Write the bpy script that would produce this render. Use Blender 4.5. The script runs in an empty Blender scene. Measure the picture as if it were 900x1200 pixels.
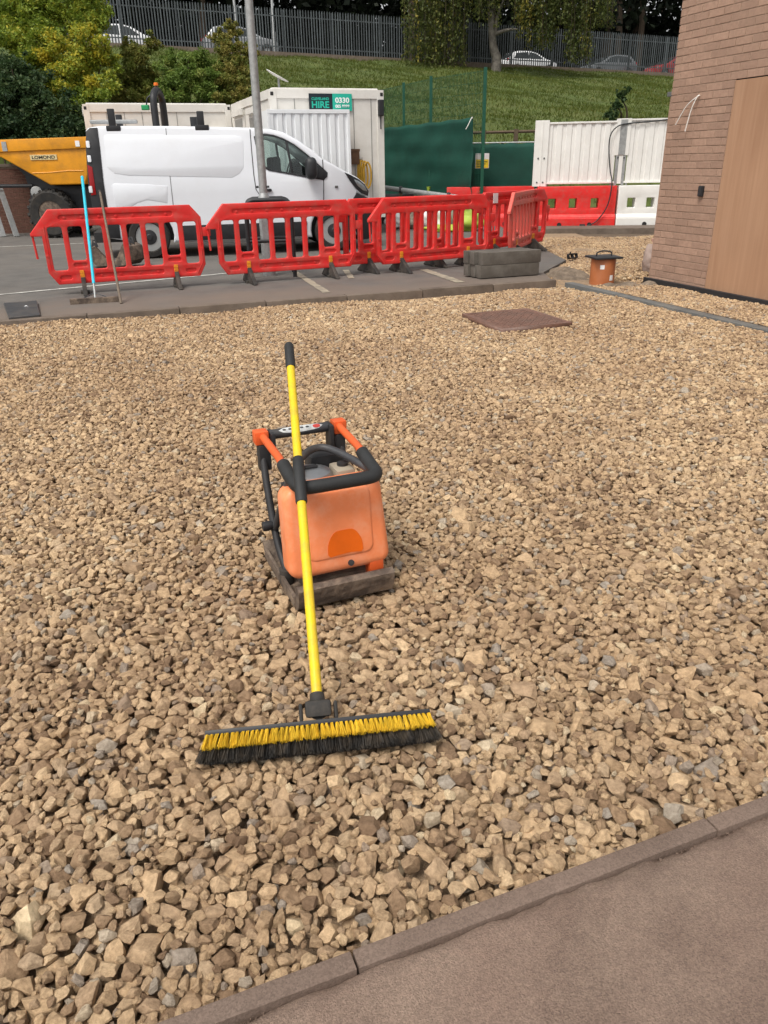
import bpy, bmesh, math, random
import numpy as np
from mathutils import Vector, Matrix, Euler
random.seed(7)
RNG = np.random.default_rng(11)
R = math.radians
SC = bpy.context.scene
COL = SC.collection

# ------------------------------------------------------------------ camera, sky, sun, exposure
FPX, CX, CY, HC = 901.0, 450.0, 600.0, 1.4
PITCH, ROLL = R(24.45), R(1.1)
FWD = Vector((0, math.cos(PITCH), -math.sin(PITCH)))
UP0 = Vector((0, math.sin(PITCH), math.cos(PITCH)))
CR = Vector((1, 0, 0)) * math.cos(ROLL) - UP0 * math.sin(ROLL)
CU = Vector((1, 0, 0)) * math.sin(ROLL) + UP0 * math.cos(ROLL)
CAM = Vector((0, 0, HC))
cam = bpy.data.cameras.new('camera')
cam.sensor_fit = 'VERTICAL'; cam.sensor_height = 24.0; cam.lens = FPX / 1200 * 24.0
cam.clip_start = 0.05; cam.clip_end = 2000
camo = bpy.data.objects.new('camera', cam); COL.objects.link(camo)
m3 = Matrix((CR, CU, -FWD)).transposed()
camo.matrix_world = Matrix.Translation(CAM) @ m3.to_4x4()
SC.camera = camo

SUN_EL, SUN_AZ = R(58), R(215)          # azimuth clockwise from +Y
w = bpy.data.worlds.new('World'); SC.world = w; w.use_nodes = True
nt = w.node_tree; nt.nodes.clear()
sky = nt.nodes.new('ShaderNodeTexSky'); sky.sky_type = 'NISHITA'; sky.sun_disc = False
sky.sun_elevation = SUN_EL; sky.sun_rotation = SUN_AZ
sky.air_density = 1.0; sky.dust_density = 4.0; sky.ozone_density = 1.0
hsv = nt.nodes.new('ShaderNodeHueSaturation'); hsv.inputs['Saturation'].default_value = 0.08
bg = nt.nodes.new('ShaderNodeBackground'); bg.inputs['Strength'].default_value = 0.13
wo = nt.nodes.new('ShaderNodeOutputWorld')
nt.links.new(sky.outputs[0], hsv.inputs['Color']); nt.links.new(hsv.outputs[0], bg.inputs['Color']); nt.links.new(bg.outputs[0], wo.inputs[0])
sl = bpy.data.lights.new('sun', 'SUN'); sl.energy = 1.5; sl.angle = R(22); sl.color = (1.0, 0.92, 0.80)
so = bpy.data.objects.new('sun', sl); COL.objects.link(so)
sd = Vector((math.sin(SUN_AZ) * math.cos(SUN_EL), math.cos(SUN_AZ) * math.cos(SUN_EL), math.sin(SUN_EL)))
so.rotation_euler = sd.to_track_quat('Z', 'Y').to_euler(); so.location = (0, 0, 30)
SC.view_settings.view_transform = 'Standard'; SC.view_settings.look = 'None'
SC.view_settings.exposure = 0.48; SC.view_settings.gamma = 1.0
SC.render.engine = 'CYCLES'
SC.cycles.use_denoising = True; SC.cycles.denoising_prefilter = 'ACCURATE'
SC.cycles.max_bounces = 8; SC.cycles.transparent_max_bounces = 16

# ------------------------------------------------------------------ pixel -> place helpers
def ray(x, y): return FWD + CR * ((x - CX) / FPX) - CU * ((y - CY) / FPX)
def at_z(x, y, z=0.0):
    d = ray(x, y); return CAM + d * ((z - HC) / d.z)
def at_y(x, y, Y):
    d = ray(x, y); return CAM + d * (Y / d.y)
def on_plane(x, y, P0, ang):
    d = ray(x, y); n = Vector((-math.sin(ang), math.cos(ang), 0)); P0 = Vector(P0)
    p = CAM + d * ((P0 - CAM).dot(n) / d.dot(n))
    return (p - P0).dot(Vector((math.cos(ang), math.sin(ang), 0))), p.z
def project(p):
    v = Vector(p) - CAM; d = v.dot(FWD)
    if d <= 0.01: return (-9999, -9999, d)
    return CX + FPX * v.dot(CR) / d, CY - FPX * v.dot(CU) / d, d
TH = R(19.5); CT, ST = math.cos(TH), math.sin(TH)
def S(u, v, z=0.0): return Vector((u * CT - v * ST, u * ST + v * CT, z))   # the site's own axes
def UV(p): return p[0] * CT + p[1] * ST, -p[0] * ST + p[1] * CT
def road_z(v): return 0.055 - 0.055 * min(1, max(0, (v - 8.5) / 4.5))

# ------------------------------------------------------------------ materials
MATS = {}
def lin(r, g, b):
    f = lambda c: (c / 255 / 12.92) if c / 255 <= .04045 else ((c / 255 + .055) / 1.055) ** 2.4
    return (f(r), f(g), f(b))
def mat(name, c, rough=.6, var=.18, scale=6.0, bump=0.0, bscale=60.0, metal=0.0, dirt=None, dscale=3.0, damt=.5, spec=.4, detail=6, rnd=0.0, coat=0.0):
    if name in MATS: return MATS[name]
    m = bpy.data.materials.new(name); m.use_nodes = True; n = m.node_tree.nodes; l = m.node_tree.links
    b = n['Principled BSDF']; b.inputs['Roughness'].default_value = rough; b.inputs['Metallic'].default_value = metal
    b.inputs['Specular IOR Level'].default_value = spec; b.inputs['Coat Weight'].default_value = coat
    tc = n.new('ShaderNodeTexCoord'); src = tc.outputs['Object']
    if rnd:
        oi = n.new('ShaderNodeObjectInfo'); mu = n.new('ShaderNodeMath'); mu.operation = 'MULTIPLY'; mu.inputs[1].default_value = 57.0
        ad = n.new('ShaderNodeVectorMath'); ad.operation = 'ADD'
        l.new(oi.outputs['Random'], mu.inputs[0]); l.new(src, ad.inputs[0]); l.new(mu.outputs[0], ad.inputs[1]); src = ad.outputs[0]
    nz = n.new('ShaderNodeTexNoise'); nz.inputs['Scale'].default_value = scale; nz.inputs['Detail'].default_value = detail; nz.inputs['Roughness'].default_value = .62
    l.new(src, nz.inputs['Vector'])
    rp = n.new('ShaderNodeValToRGB'); rp.color_ramp.elements[0].position = .28; rp.color_ramp.elements[1].position = .72
    c = tuple(c[:3])
    rp.color_ramp.elements[0].color = (*[x * (1 - var) for x in c], 1); rp.color_ramp.elements[1].color = (*[min(1, x * (1 + var)) for x in c], 1)
    l.new(nz.outputs['Fac'], rp.inputs[0]); out = rp.outputs[0]
    if rnd:
        hs = n.new('ShaderNodeHueSaturation'); mr = n.new('ShaderNodeMapRange'); mr.inputs[3].default_value = 1 - rnd; mr.inputs[4].default_value = 1 + rnd
        l.new(oi.outputs['Random'], mr.inputs[0]); l.new(mr.outputs[0], hs.inputs['Value']); l.new(out, hs.inputs['Color']); out = hs.outputs[0]
    if dirt:
        n2 = n.new('ShaderNodeTexNoise'); n2.inputs['Scale'].default_value = dscale; n2.inputs['Detail'].default_value = 9; n2.inputs['Roughness'].default_value = .7
        l.new(src, n2.inputs['Vector'])
        r2 = n.new('ShaderNodeValToRGB'); r2.color_ramp.elements[0].position = .45; r2.color_ramp.elements[1].position = .75
        r2.color_ramp.elements[0].color = (0, 0, 0, 1); r2.color_ramp.elements[1].color = (damt, damt, damt, 1)
        l.new(n2.outputs['Fac'], r2.inputs[0])
        mx = n.new('ShaderNodeMix'); mx.data_type = 'RGBA'
        l.new(r2.outputs[0], mx.inputs['Factor']); l.new(out, mx.inputs['A']); mx.inputs['B'].default_value = (*dirt, 1); out = mx.outputs['Result']
    l.new(out, b.inputs['Base Color'])
    if bump:
        nb = n.new('ShaderNodeTexNoise'); nb.inputs['Scale'].default_value = bscale; nb.inputs['Detail'].default_value = 8
        l.new(src, nb.inputs['Vector']); bp = n.new('ShaderNodeBump'); bp.inputs['Strength'].default_value = bump; bp.inputs['Distance'].default_value = .01
        l.new(nb.outputs['Fac'], bp.inputs['Height']); l.new(bp.outputs[0], b.inputs['Normal'])
    MATS[name] = m; return m

MUD = (.16, .115, .08)
mat('red_plastic', (.68, .026, .024), .45, .10, 3, .05, 90, dirt=(.42, .14, .11), dscale=9, damt=.6, rnd=.07)
mat('red_faded', (.70, .10, .075), .55, .10, 3, .05, 90, dirt=(.40, .20, .16), dscale=4, damt=.5)
mat('black_rubber', (.03, .028, .026), .75, .3, 12, .1, 80, dirt=(.14, .11, .085), dscale=6, damt=.6)
mat('orange_clip', (.75, .27, .02), .5, .15, 20)
mat('white_paint', (.75, .78, .83), .28, .03, 1.5, coat=.4, dirt=(.55, .53, .5), dscale=1.2, damt=.18)  # faint blue in the base colour stands in for reflected sky
mat('black_plastic', (.022, .023, .026), .5, .25, 9, .03, 200)
mat('tyre', (.022, .021, .02), .8, .3, 12, .15, 60, dirt=(.10, .08, .06), dscale=5, damt=.5)
mat('steel', (.42, .43, .44), .38, .15, 8, metal=.85)
mat('galv', (.36, .37, .37), .5, .22, 18, .05, 50, metal=.45)
mat('dark_steel', (.06, .063, .07), .5, .3, 10, .05, 70, metal=.3, dirt=(.16, .13, .10), dscale=6, damt=.5)
mat('cabin_white', (.72, .70, .66), .5, .05, 1.5, .02, 40, dirt=(.38, .34, .27), dscale=1.6, damt=.35)
mat('hoard_white', (.77, .76, .73), .5, .04, 1.5, .02, 40, dirt=(.48, .44, .38), dscale=2.2, damt=.3)
mat('store_white', (.76, .78, .80), .45, .03, 1.5, dirt=(.5, .48, .45), dscale=2.0, damt=.22)
mat('kerb_concrete', (.140, .108, .084), .85, .25, 7, .35, 70, dirt=(.22, .18, .145), dscale=2.5, damt=.6, rnd=.12)
mat('edging', (.158, .112, .088), .85, .12, 4, .25, 120, dirt=(.20, .148, .118), dscale=5, damt=.6, rnd=.06)
mat('block_concrete', (.095, .083, .07), .85, .22, 6, .3, 80, dirt=(.18, .165, .145), dscale=5, damt=.7, rnd=.1)
mat('pavement', (.165, .113, .087), .85, .30, 2.4, .5, 300, dirt=(.27, .195, .15), dscale=3.2, damt=.9, detail=14)
mat('asphalt', (.115, .112, .108), .85, .2, 3, .35, 140, dirt=(.20, .17, .145), dscale=.7, damt=.65, detail=10)
def road_mat():
    m = mat('road_asphalt', (.118, .110, .102), .85, .2, 3, .35, 140, dirt=(.19, .165, .14), dscale=.9, damt=.55, detail=10); n = m.node_tree.nodes; l = m.node_tree.links; b = n['Principled BSDF']
    src = b.inputs['Base Color'].links[0].from_socket; ge = n.new('ShaderNodeNewGeometry'); dt = n.new('ShaderNodeVectorMath'); dt.operation = 'DOT_PRODUCT'; dt.inputs[1].default_value = (-ST, CT, 0)
    l.new(ge.outputs['Position'], dt.inputs[0]); nz = n.new('ShaderNodeTexNoise'); nz.inputs['Scale'].default_value = 1.6; nz.inputs['Detail'].default_value = 9; l.new(ge.outputs['Position'], nz.inputs['Vector'])
    ma = n.new('ShaderNodeMath'); ma.operation = 'MULTIPLY_ADD'; ma.inputs[1].default_value = 2.4; l.new(nz.outputs['Fac'], ma.inputs[0]); l.new(dt.outputs['Value'], ma.inputs[2])
    mr = n.new('ShaderNodeMapRange'); mr.inputs[1].default_value = 9.9; mr.inputs[2].default_value = 11.1; mr.inputs[3].default_value = .8; mr.inputs[4].default_value = 0; l.new(ma.outputs[0], mr.inputs[0])
    mx = n.new('ShaderNodeMix'); mx.data_type = 'RGBA'; l.new(mr.outputs[0], mx.inputs['Factor']); l.new(src, mx.inputs['A']); mx.inputs['B'].default_value = (.175, .135, .108, 1); l.new(mx.outputs['Result'], b.inputs['Base Color'])
road_mat()
def speckle(name, scale, lo, hi):
    m = MATS[name]; n = m.node_tree.nodes; l = m.node_tree.links; b = n['Principled BSDF']; src = b.inputs['Base Color'].links[0].from_socket
    tc = n.new('ShaderNodeTexCoord'); vo = n.new('ShaderNodeTexVoronoi'); vo.inputs['Scale'].default_value = scale; l.new(tc.outputs['Object'], vo.inputs['Vector'])
    sp = n.new('ShaderNodeSeparateColor'); l.new(vo.outputs['Color'], sp.inputs[0]); mr = n.new('ShaderNodeMapRange'); mr.inputs[3].default_value = lo; mr.inputs[4].default_value = hi; l.new(sp.outputs[0], mr.inputs[0])
    mx = n.new('ShaderNodeMix'); mx.data_type = 'RGBA'; mx.blend_type = 'MULTIPLY'; mx.inputs['Factor'].default_value = 1; l.new(src, mx.inputs['A']); l.new(mr.outputs[0], mx.inputs['B']); l.new(mx.outputs['Result'], b.inputs['Base Color'])
speckle('pavement', 330, .76, 1.24); speckle('edging', 330, .8, 1.2)
mat('soil', (.11, .078, .052), .95, .3, 7, .6, 40, dirt=(.20, .15, .105), dscale=9, damt=.6)
mat('gravel_fines', (.31, .222, .142), .95, .3, 30, .8, 160, dirt=(.19, .13, .085), dscale=18, damt=.8)
mat('dug_earth', (.15, .115, .085), .95, .3, 7, .8, 40, dirt=(.28, .22, .16), dscale=14, damt=.8)
mat('road_line', (.55, .54, .50), .8, .2, 12, .2, 80, dirt=(.15, .14, .13), dscale=7, damt=.9)
mat('old_line', (.33, .29, .22), .85, .25, 9, .2, 80, dirt=(.13, .12, .11), dscale=6, damt=.9)
mat('rust_cover', (.17, .088, .062), .55, .3, 9, .3, 90, dirt=(.075, .055, .045), dscale=4, damt=.8, spec=.6)
mat('drain_grey', (.125, .13, .128), .6, .15, 6, .1, 60, dirt=(.22, .19, .15), dscale=6, damt=.6)
mat('brick', (.355, .230, .168), .85, .12, 26, .3, 130, dirt=(.275, .168, .122), dscale=16, damt=.55, rnd=.13)
mat('mortar', (.35, .245, .18), .95, .15, 30, .4, 150)
mat('far_brick', (.13, .062, .045), .9, .3, 12, .3, 30)
mat('yellow_paint', (.72, .30, .012), .45, .12, 2.5, .03, 60, dirt=(.22, .11, .03), dscale=3, damt=.55)
mat('yellow_plastic', (.78, .54, .014), .38, .06, 6, .04, 200, dirt=(.40, .29, .07), dscale=22, damt=.6)
mat('bristle_yellow', (.72, .46, .025), .6, .25, 30)
mat('bristle_black', (.02, .018, .016), .75, .3, 30, dirt=(.15, .11, .07), dscale=30, damt=.55)
mat('foam', (.022, .023, .024), .65, .2, 20, .12, 120)
mat('orange_tank', (.90, .265, .105), .42, .12, 4, .08, 60, dirt=(.90, .45, .29), dscale=6, damt=.85)
mat('orange_bright', (.80, .135, .004), .45, .08, 10, .05, 80)
mat('orange_arm', (.74, .115, .025), .45, .12, 9, .05, 80, dirt=(.20, .08, .04), dscale=18, damt=.55)
mat('plate_iron', (.10, .074, .058), .75, .4, 9, .8, 45, dirt=(.33, .25, .18), dscale=10, damt=.95)
mat('engine_black', (.028, .028, .03), .55, .25, 12)
mat('alu', (.30, .31, .31), .4, .10, 14, metal=.0, dirt=(.35, .33, .3), dscale=12, damt=.5)
mat('cream_plastic', (.36, .31, .24), .55, .12, 10)
mat('sticker', (.55, .57, .57), .4, .25, 60)
mat('sticker_red', (.55, .06, .05), .4, .1, 30)
mat('net_green', (.005, .054, .037), .8, .25, 2.2, .25, 30, dirt=(.005, .058, .04), dscale=1.6, damt=.4)
mat('post_green', (.010, .075, .045), .45, .12, 6)
mat('sign_dark', (.012, .022, .030), .45, .1, 5)
mat('sign_teal', (.02, .42, .31), .45, .06, 5)
mat('sign_yellow', (.78, .60, .03), .5, .08, 8)
mat('sign_white', (.80, .80, .80), .45, .04, 8)
mat('text_white', (.85, .86, .86), .5, .02, 8)
mat('text_dark', (.05, .045, .03), .5, .1, 8)
mat('plate_cream', (.62, .50, .26), .5, .15, 8)
mat('brown_box', (.12, .062, .032), .6, .25, 14)
mat('hose', (.55, .32, .03), .5, .2, 18)
mat('blue_pole', (.015, .50, .68), .42, .08, 12, dirt=(.10, .30, .35), dscale=16, damt=.35)
mat('old_wood', (.16, .125, .095), .8, .25, 18, .2, 60)
mat('pipe_orange', (.40, .130, .045), .5, .12, 8, dirt=(.30, .14, .08), dscale=8, damt=.5)
mat('bag_grey', (.34, .26, .225), .7, .25, 9, .4, 25)
mat('bag_pink', (.62, .36, .32), .6, .25, 12, .3, 30)
mat('bag_white', (.78, .78, .76), .55, .08, 6, .4, 18)
mat('bag_lime', (.36, .47, .06), .55, .15, 6, .4, 18)
mat('rubble', (.30, .25, .2), .9, .35, 14, .6, 30)
mat('cable_white', (.74, .72, .68), .5, .05, 10)
mat('timber_rail', (.10, .072, .045), .85, .25, 10)
mat('palisade', (.085, .098, .105), .5, .18, 6, metal=.2, rnd=.28)
mat('grass_soil', (.07, .098, .02), .95, .35, 1.4, .6, 14, dirt=(.12, .12, .035), dscale=.55, damt=.8)
mat('car_white', (.74, .75, .76), .3, .03, 2, coat=.5)
mat('car_silver', (.36, .37, .38), .35, .03, 2, metal=.4, coat=.5)
mat('car_grey', (.16, .17, .18), .35, .03, 2, metal=.3, coat=.5)
mat('car_red', (.30, .012, .012), .35, .03, 2, coat=.5)
mat('tail_red', (.30, .008, .01), .25, .05, 6)
mat('lamp_clear', (.35, .37, .38), .12, .2, 20, metal=.5, spec=.8)
mat('seat_dark', (.035, .036, .04), .8, .2, 20)
mat('beacon', (.75, .16, .01), .3, .05, 10)
mat('green_lamp', (.02, .28, .10), .35, .05, 10)
mat('bark_pale', (.20, .18, .155), .9, .35, 5, .5, 30, dirt=(.035, .03, .027), dscale=4, damt=1.0)
mat('bark_dark', (.07, .052, .036), .95, .3, 8, .6, 30)
mat('dish_white', (.70, .70, .68), .4, .04, 4)
mat('grate_black', (.02, .02, .02), .6, .2, 20)

def special():
    # car and van glass: see-through with a tint
    g = bpy.data.materials.new('glass'); g.use_nodes = True; n = g.node_tree.nodes; l = g.node_tree.links; n.clear()
    o = n.new('ShaderNodeOutputMaterial'); t = n.new('ShaderNodeBsdfTransparent'); t.inputs[0].default_value = (.82, .88, .86, 1)
    gl = n.new('ShaderNodeBsdfGlossy'); gl.inputs['Roughness'].default_value = .03; f = n.new('ShaderNodeFresnel'); f.inputs[0].default_value = 1.5
    mx = n.new('ShaderNodeMixShader'); l.new(f.outputs[0], mx.inputs[0]); l.new(t.outputs[0], mx.inputs[1]); l.new(gl.outputs[0], mx.inputs[2]); l.new(mx.outputs[0], o.inputs[0])
    MATS['glass'] = g
    d = bpy.data.materials.new('dark_glass'); d.use_nodes = True; b = d.node_tree.nodes['Principled BSDF']
    b.inputs['Base Color'].default_value = (.02, .024, .026, 1); b.inputs['Roughness'].default_value = .06; MATS['dark_glass'] = d
    # limestone: every stone its own tint, grain and pits
    m = bpy.data.materials.new('limestone'); m.use_nodes = True; n = m.node_tree.nodes; l = m.node_tree.links; b = n['Principled BSDF']
    b.inputs['Roughness'].default_value = .88; b.inputs['Specular IOR Level'].default_value = .25
    oi = n.new('ShaderNodeObjectInfo'); rp = n.new('ShaderNodeValToRGB'); cr = rp.color_ramp; cr.interpolation = 'LINEAR'
    stops = [(0, (.22, .148, .096)), (.10, (.33, .230, .148)), (.28, (.50, .365, .231)), (.50, (.585, .430, .272)), (.66, (.42, .305, .203)), (.84, (.66, .50, .322)), (.91, (.33, .252, .188)), (.945, (.36, .325, .285)), (.975, (.70, .57, .38)), (1, (.42, .375, .325))]
    cr.elements[0].position = 0; cr.elements[0].color = (*stops[0][1], 1); cr.elements[1].position = 1; cr.elements[1].color = (*stops[-1][1], 1)
    for p, c in stops[1:-1]:
        e = cr.elements.new(p); e.color = (*c, 1)
    l.new(oi.outputs['Random'], rp.inputs[0])
    tc = n.new('ShaderNodeTexCoord'); mu = n.new('ShaderNodeMath'); mu.operation = 'MULTIPLY'; mu.inputs[1].default_value = 91.0
    ad = n.new('ShaderNodeVectorMath'); l.new(oi.outputs['Random'], mu.inputs[0]); l.new(tc.outputs['Object'], ad.inputs[0]); l.new(mu.outputs[0], ad.inputs[1])
    nz = n.new('ShaderNodeTexNoise'); nz.inputs['Scale'].default_value = 1.9; nz.inputs['Detail'].default_value = 9; nz.inputs['Roughness'].default_value = .68
    l.new(ad.outputs[0], nz.inputs['Vector'])
    r2 = n.new('ShaderNodeValToRGB'); r2.color_ramp.elements[0].position = .3; r2.color_ramp.elements[1].position = .7
    r2.color_ramp.elements[0].color = (.58, .54, .50, 1); r2.color_ramp.elements[1].color = (1.22, 1.20, 1.16, 1)
    l.new(nz.outputs['Fac'], r2.inputs[0])
    mx = n.new('ShaderNodeMix'); mx.data_type = 'RGBA'; mx.blend_type = 'MULTIPLY'; mx.inputs['Factor'].default_value = 1
    l.new(rp.outputs[0], mx.inputs['A']); l.new(r2.outputs[0], mx.inputs['B'])
    # damp and pale drifts over the bed, in the place itself
    ge = n.new('ShaderNodeNewGeometry'); nw = n.new('ShaderNodeTexNoise'); nw.inputs['Scale'].default_value = .9; nw.inputs['Detail'].default_value = 5
    l.new(ge.outputs['Position'], nw.inputs['Vector'])
    r3 = n.new('ShaderNodeValToRGB'); r3.color_ramp.elements[0].position = .35; r3.color_ramp.elements[1].position = .65
    r3.color_ramp.elements[0].color = (.84, .80, .78, 1); r3.color_ramp.elements[1].color = (1.06, 1.06, 1.05, 1)
    l.new(nw.outputs['Fac'], r3.inputs[0])
    m2 = n.new('ShaderNodeMix'); m2.data_type = 'RGBA'; m2.blend_type = 'MULTIPLY'; m2.inputs['Factor'].default_value = 1
    l.new(mx.outputs['Result'], m2.inputs['A']); l.new(r3.outputs[0], m2.inputs['B']); l.new(m2.outputs['Result'], b.inputs['Base Color'])
    nb = n.new('ShaderNodeTexNoise'); nb.inputs['Scale'].default_value = 3.2; nb.inputs['Detail'].default_value = 10; nb.inputs['Roughness'].default_value = .72
    l.new(ad.outputs[0], nb.inputs['Vector']); bp = n.new('ShaderNodeBump'); bp.inputs['Strength'].default_value = .8; bp.inputs['Distance'].default_value = .007
    l.new(nb.outputs['Fac'], bp.inputs['Height']); l.new(bp.outputs[0], b.inputs['Normal'])
    MATS['limestone'] = m
    # plywood: long vertical grain
    m = bpy.data.materials.new('plywood'); m.use_nodes = True; n = m.node_tree.nodes; l = m.node_tree.links; b = n['Principled BSDF']
    b.inputs['Roughness'].default_value = .6
    tc = n.new('ShaderNodeTexCoord'); mp = n.new('ShaderNodeMapping'); mp.inputs['Scale'].default_value = (6, 6, .35); l.new(tc.outputs['Object'], mp.inputs['Vector'])
    nz = n.new('ShaderNodeTexNoise'); nz.inputs['Scale'].default_value = 2.2; nz.inputs['Detail'].default_value = 10; nz.inputs['Roughness'].default_value = .6; nz.inputs['Distortion'].default_value = .6
    l.new(mp.outputs[0], nz.inputs['Vector'])
    rp = n.new('ShaderNodeValToRGB'); rp.color_ramp.elements[0].position = .25; rp.color_ramp.elements[1].position = .75
    rp.color_ramp.elements[0].color = (.335, .185, .108, 1); rp.color_ramp.elements[1].color = (.45, .275, .175, 1); e = rp.color_ramp.elements.new(.5); e.color = (.39, .227, .138, 1)
    l.new(nz.outputs['Fac'], rp.inputs[0])
    n2 = n.new('ShaderNodeTexNoise'); n2.inputs['Scale'].default_value = 1.3; n2.inputs['Detail'].default_value = 4; l.new(tc.outputs['Object'], n2.inputs['Vector'])
    r2 = n.new('ShaderNodeValToRGB'); r2.color_ramp.elements[0].color = (.85, .84, .82, 1); r2.color_ramp.elements[1].color = (1.12, 1.12, 1.1, 1); l.new(n2.outputs['Fac'], r2.inputs[0])
    mx = n.new('ShaderNodeMix'); mx.data_type = 'RGBA'; mx.blend_type = 'MULTIPLY'; mx.inputs['Factor'].default_value = 1
    l.new(rp.outputs[0], mx.inputs['A']); l.new(r2.outputs[0], mx.inputs['B']); l.new(mx.outputs['Result'], b.inputs['Base Color'])
    MATS['plywood'] = m
special()
def leafmat(name, stops, rough=.6, trans=.35):
    m = bpy.data.materials.new(name); m.use_nodes = True; n = m.node_tree.nodes; l = m.node_tree.links; n.clear()
    o = n.new('ShaderNodeOutputMaterial'); a = n.new('ShaderNodeAttribute'); a.attribute_name = 'tint'
    rp = n.new('ShaderNodeValToRGB'); cr = rp.color_ramp
    cr.elements[0].color = (*stops[0], 1); cr.elements[1].color = (*stops[-1], 1)
    for i, c in enumerate(stops[1:-1]):
        e = cr.elements.new((i + 1) / (len(stops) - 1)); e.color = (*c, 1)
    l.new(a.outputs['Fac'], rp.inputs[0])
    d = n.new('ShaderNodeBsdfPrincipled'); d.inputs['Roughness'].default_value = rough; d.inputs['Specular IOR Level'].default_value = .3
    t = n.new('ShaderNodeBsdfTranslucent'); mx = n.new('ShaderNodeMixShader'); mx.inputs[0].default_value = trans
    l.new(rp.outputs[0], d.inputs['Base Color']); l.new(rp.outputs[0], t.inputs[0]); l.new(d.outputs[0], mx.inputs[1]); l.new(t.outputs[0], mx.inputs[2]); l.new(mx.outputs[0], o.inputs[0])
    MATS[name] = m
leafmat('leaf_yellowgreen', [(.115, .175, .022), (.185, .26, .032), (.29, .34, .042), (.54, .45, .045)])
leafmat('leaf_dark', [(.018, .042, .016), (.032, .064, .022), (.058, .10, .035), (.10, .13, .05)])
leafmat('leaf_feather', [(.09, .15, .028), (.13, .205, .038), (.18, .26, .05), (.24, .27, .06)])
leafmat('leaf_brown', [(.14, .18, .034), (.195, .21, .044), (.26, .225, .056), (.31, .255, .07)])
leafmat('leaf_willow', [(.05, .07, .018), (.085, .105, .027), (.125, .14, .035), (.25, .21, .035)])
leafmat('leaf_wood', [(.004, .008, .004), (.007, .013, .005), (.012, .019, .007)])  # near-black tints: shade under the canopy is put into the leaf colour
leafmat('grass_blade', [(.058, .085, .012), (.09, .122, .018), (.13, .15, .028), (.185, .172, .05)])

# ------------------------------------------------------------------ mesh helpers
def new_bm(): return bmesh.new()
def to_mesh(bm, name='m'):
    me = bpy.data.meshes.new(name); bm.to_mesh(me); bm.free(); return me
def smooth(me, ang=40):
    for p in me.polygons: p.use_smooth = True
    try: me.set_sharp_from_angle(angle=R(ang))
    except Exception: pass
    return me
def link(name, me, m=None, parent=None, loc=(0, 0, 0), rot=(0, 0, 0), sm=0):
    if isinstance(me, bmesh.types.BMesh): me = to_mesh(me, name)
    o = bpy.data.objects.new(name, me)
    if m is not None:
        me.materials.clear(); me.materials.append(MATS[m] if isinstance(m, str) else m)
    if sm: smooth(me, sm)
    o.location = loc; o.rotation_euler = rot
    if parent is not None: o.parent = parent
    COL.objects.link(o); return o
def tag(o, label=None, cat=None, group=None, kind=None):
    if label: o['label'] = label
    if cat: o['category'] = cat
    if group: o['group'] = group
    if kind: o['kind'] = kind
    return o
def thing(name, label, cat, loc=(0, 0, 0), rz=0.0, group=None):
    o = bpy.data.objects.new(name, None); o.empty_display_size = .1
    o.location = loc; o.rotation_euler = (0, 0, rz); COL.objects.link(o); return tag(o, label, cat, group)
def copy_tree(o, parent=None):
    c = o.copy(); COL.objects.link(c); c.parent = parent
    for ch in list(o.children): copy_tree(ch, c)
    return c
def box(bm, x0, x1, y0, y1, z0, z1, M=None, bevel=0.0):
    vs = [bm.verts.new(Vector(p) if M is None else M @ Vector(p)) for p in ((x0, y0, z0), (x1, y0, z0), (x1, y1, z0), (x0, y1, z0), (x0, y0, z1), (x1, y0, z1), (x1, y1, z1), (x0, y1, z1))]
    fs = [bm.faces.new([vs[i] for i in f]) for f in ((3, 2, 1, 0), (4, 5, 6, 7), (0, 1, 5, 4), (1, 2, 6, 5), (2, 3, 7, 6), (3, 0, 4, 7))]
    if bevel:
        es = list({e for f in fs for e in f.edges}); bmesh.ops.bevel(bm, geom=es, offset=bevel, segments=2, affect='EDGES', profile=.6)
    return bm
def B(x0, x1, y0, y1, z0, z1, M=None, bevel=0.0): return box(new_bm(), x0, x1, y0, y1, z0, z1, M, bevel)
def rot_at(c, rx=0, ry=0, rz=0):
    return Matrix.Translation(c) @ Euler((rx, ry, rz)).to_matrix().to_4x4() @ Matrix.Translation(-Vector(c))
def catmull(pts, n=8):
    P = [Vector(p) for p in pts]; P = [P[0] * 2 - P[1]] + P + [P[-1] * 2 - P[-2]]; out = []
    for i in range(1, len(P) - 2):
        a, b, c, d = P[i - 1:i + 3]
        for k in range(n):
            t = k / n
            out.append(.5 * ((2 * b) + (c - a) * t + (2 * a - 5 * b + 4 * c - d) * t * t + (3 * b - a - 3 * c + d) * t ** 3))
    out.append(P[-2]); return out
def tube(bm, pts, r, seg=10, cap=True, radii=None):
    P = [Vector(p) for p in pts]; n = len(P); rings = []; prev = None
    for i in range(n):
        t = (P[min(i + 1, n - 1)] - P[max(i - 1, 0)]).normalized()
        if prev is None:
            a = Vector((0, 0, 1)) if abs(t.z) < .9 else Vector((1, 0, 0)); nrm = t.cross(a).normalized()
        else: nrm = (prev - t * prev.dot(t)).normalized()
        prev = nrm; bn = t.cross(nrm); rr = radii[i] if radii is not None else r
        rings.append([bm.verts.new(P[i] + (nrm * math.cos(2 * math.pi * k / seg) + bn * math.sin(2 * math.pi * k / seg)) * rr) for k in range(seg)])
    for i in range(n - 1):
        for k in range(seg):
            bm.faces.new((rings[i][k], rings[i][(k + 1) % seg], rings[i + 1][(k + 1) % seg], rings[i + 1][k]))
    if cap: bm.faces.new(rings[0][::-1]); bm.faces.new(rings[-1])
    return bm
def T(pts, r, seg=10, radii=None): return tube(new_bm(), pts, r, seg, True, radii)
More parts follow.
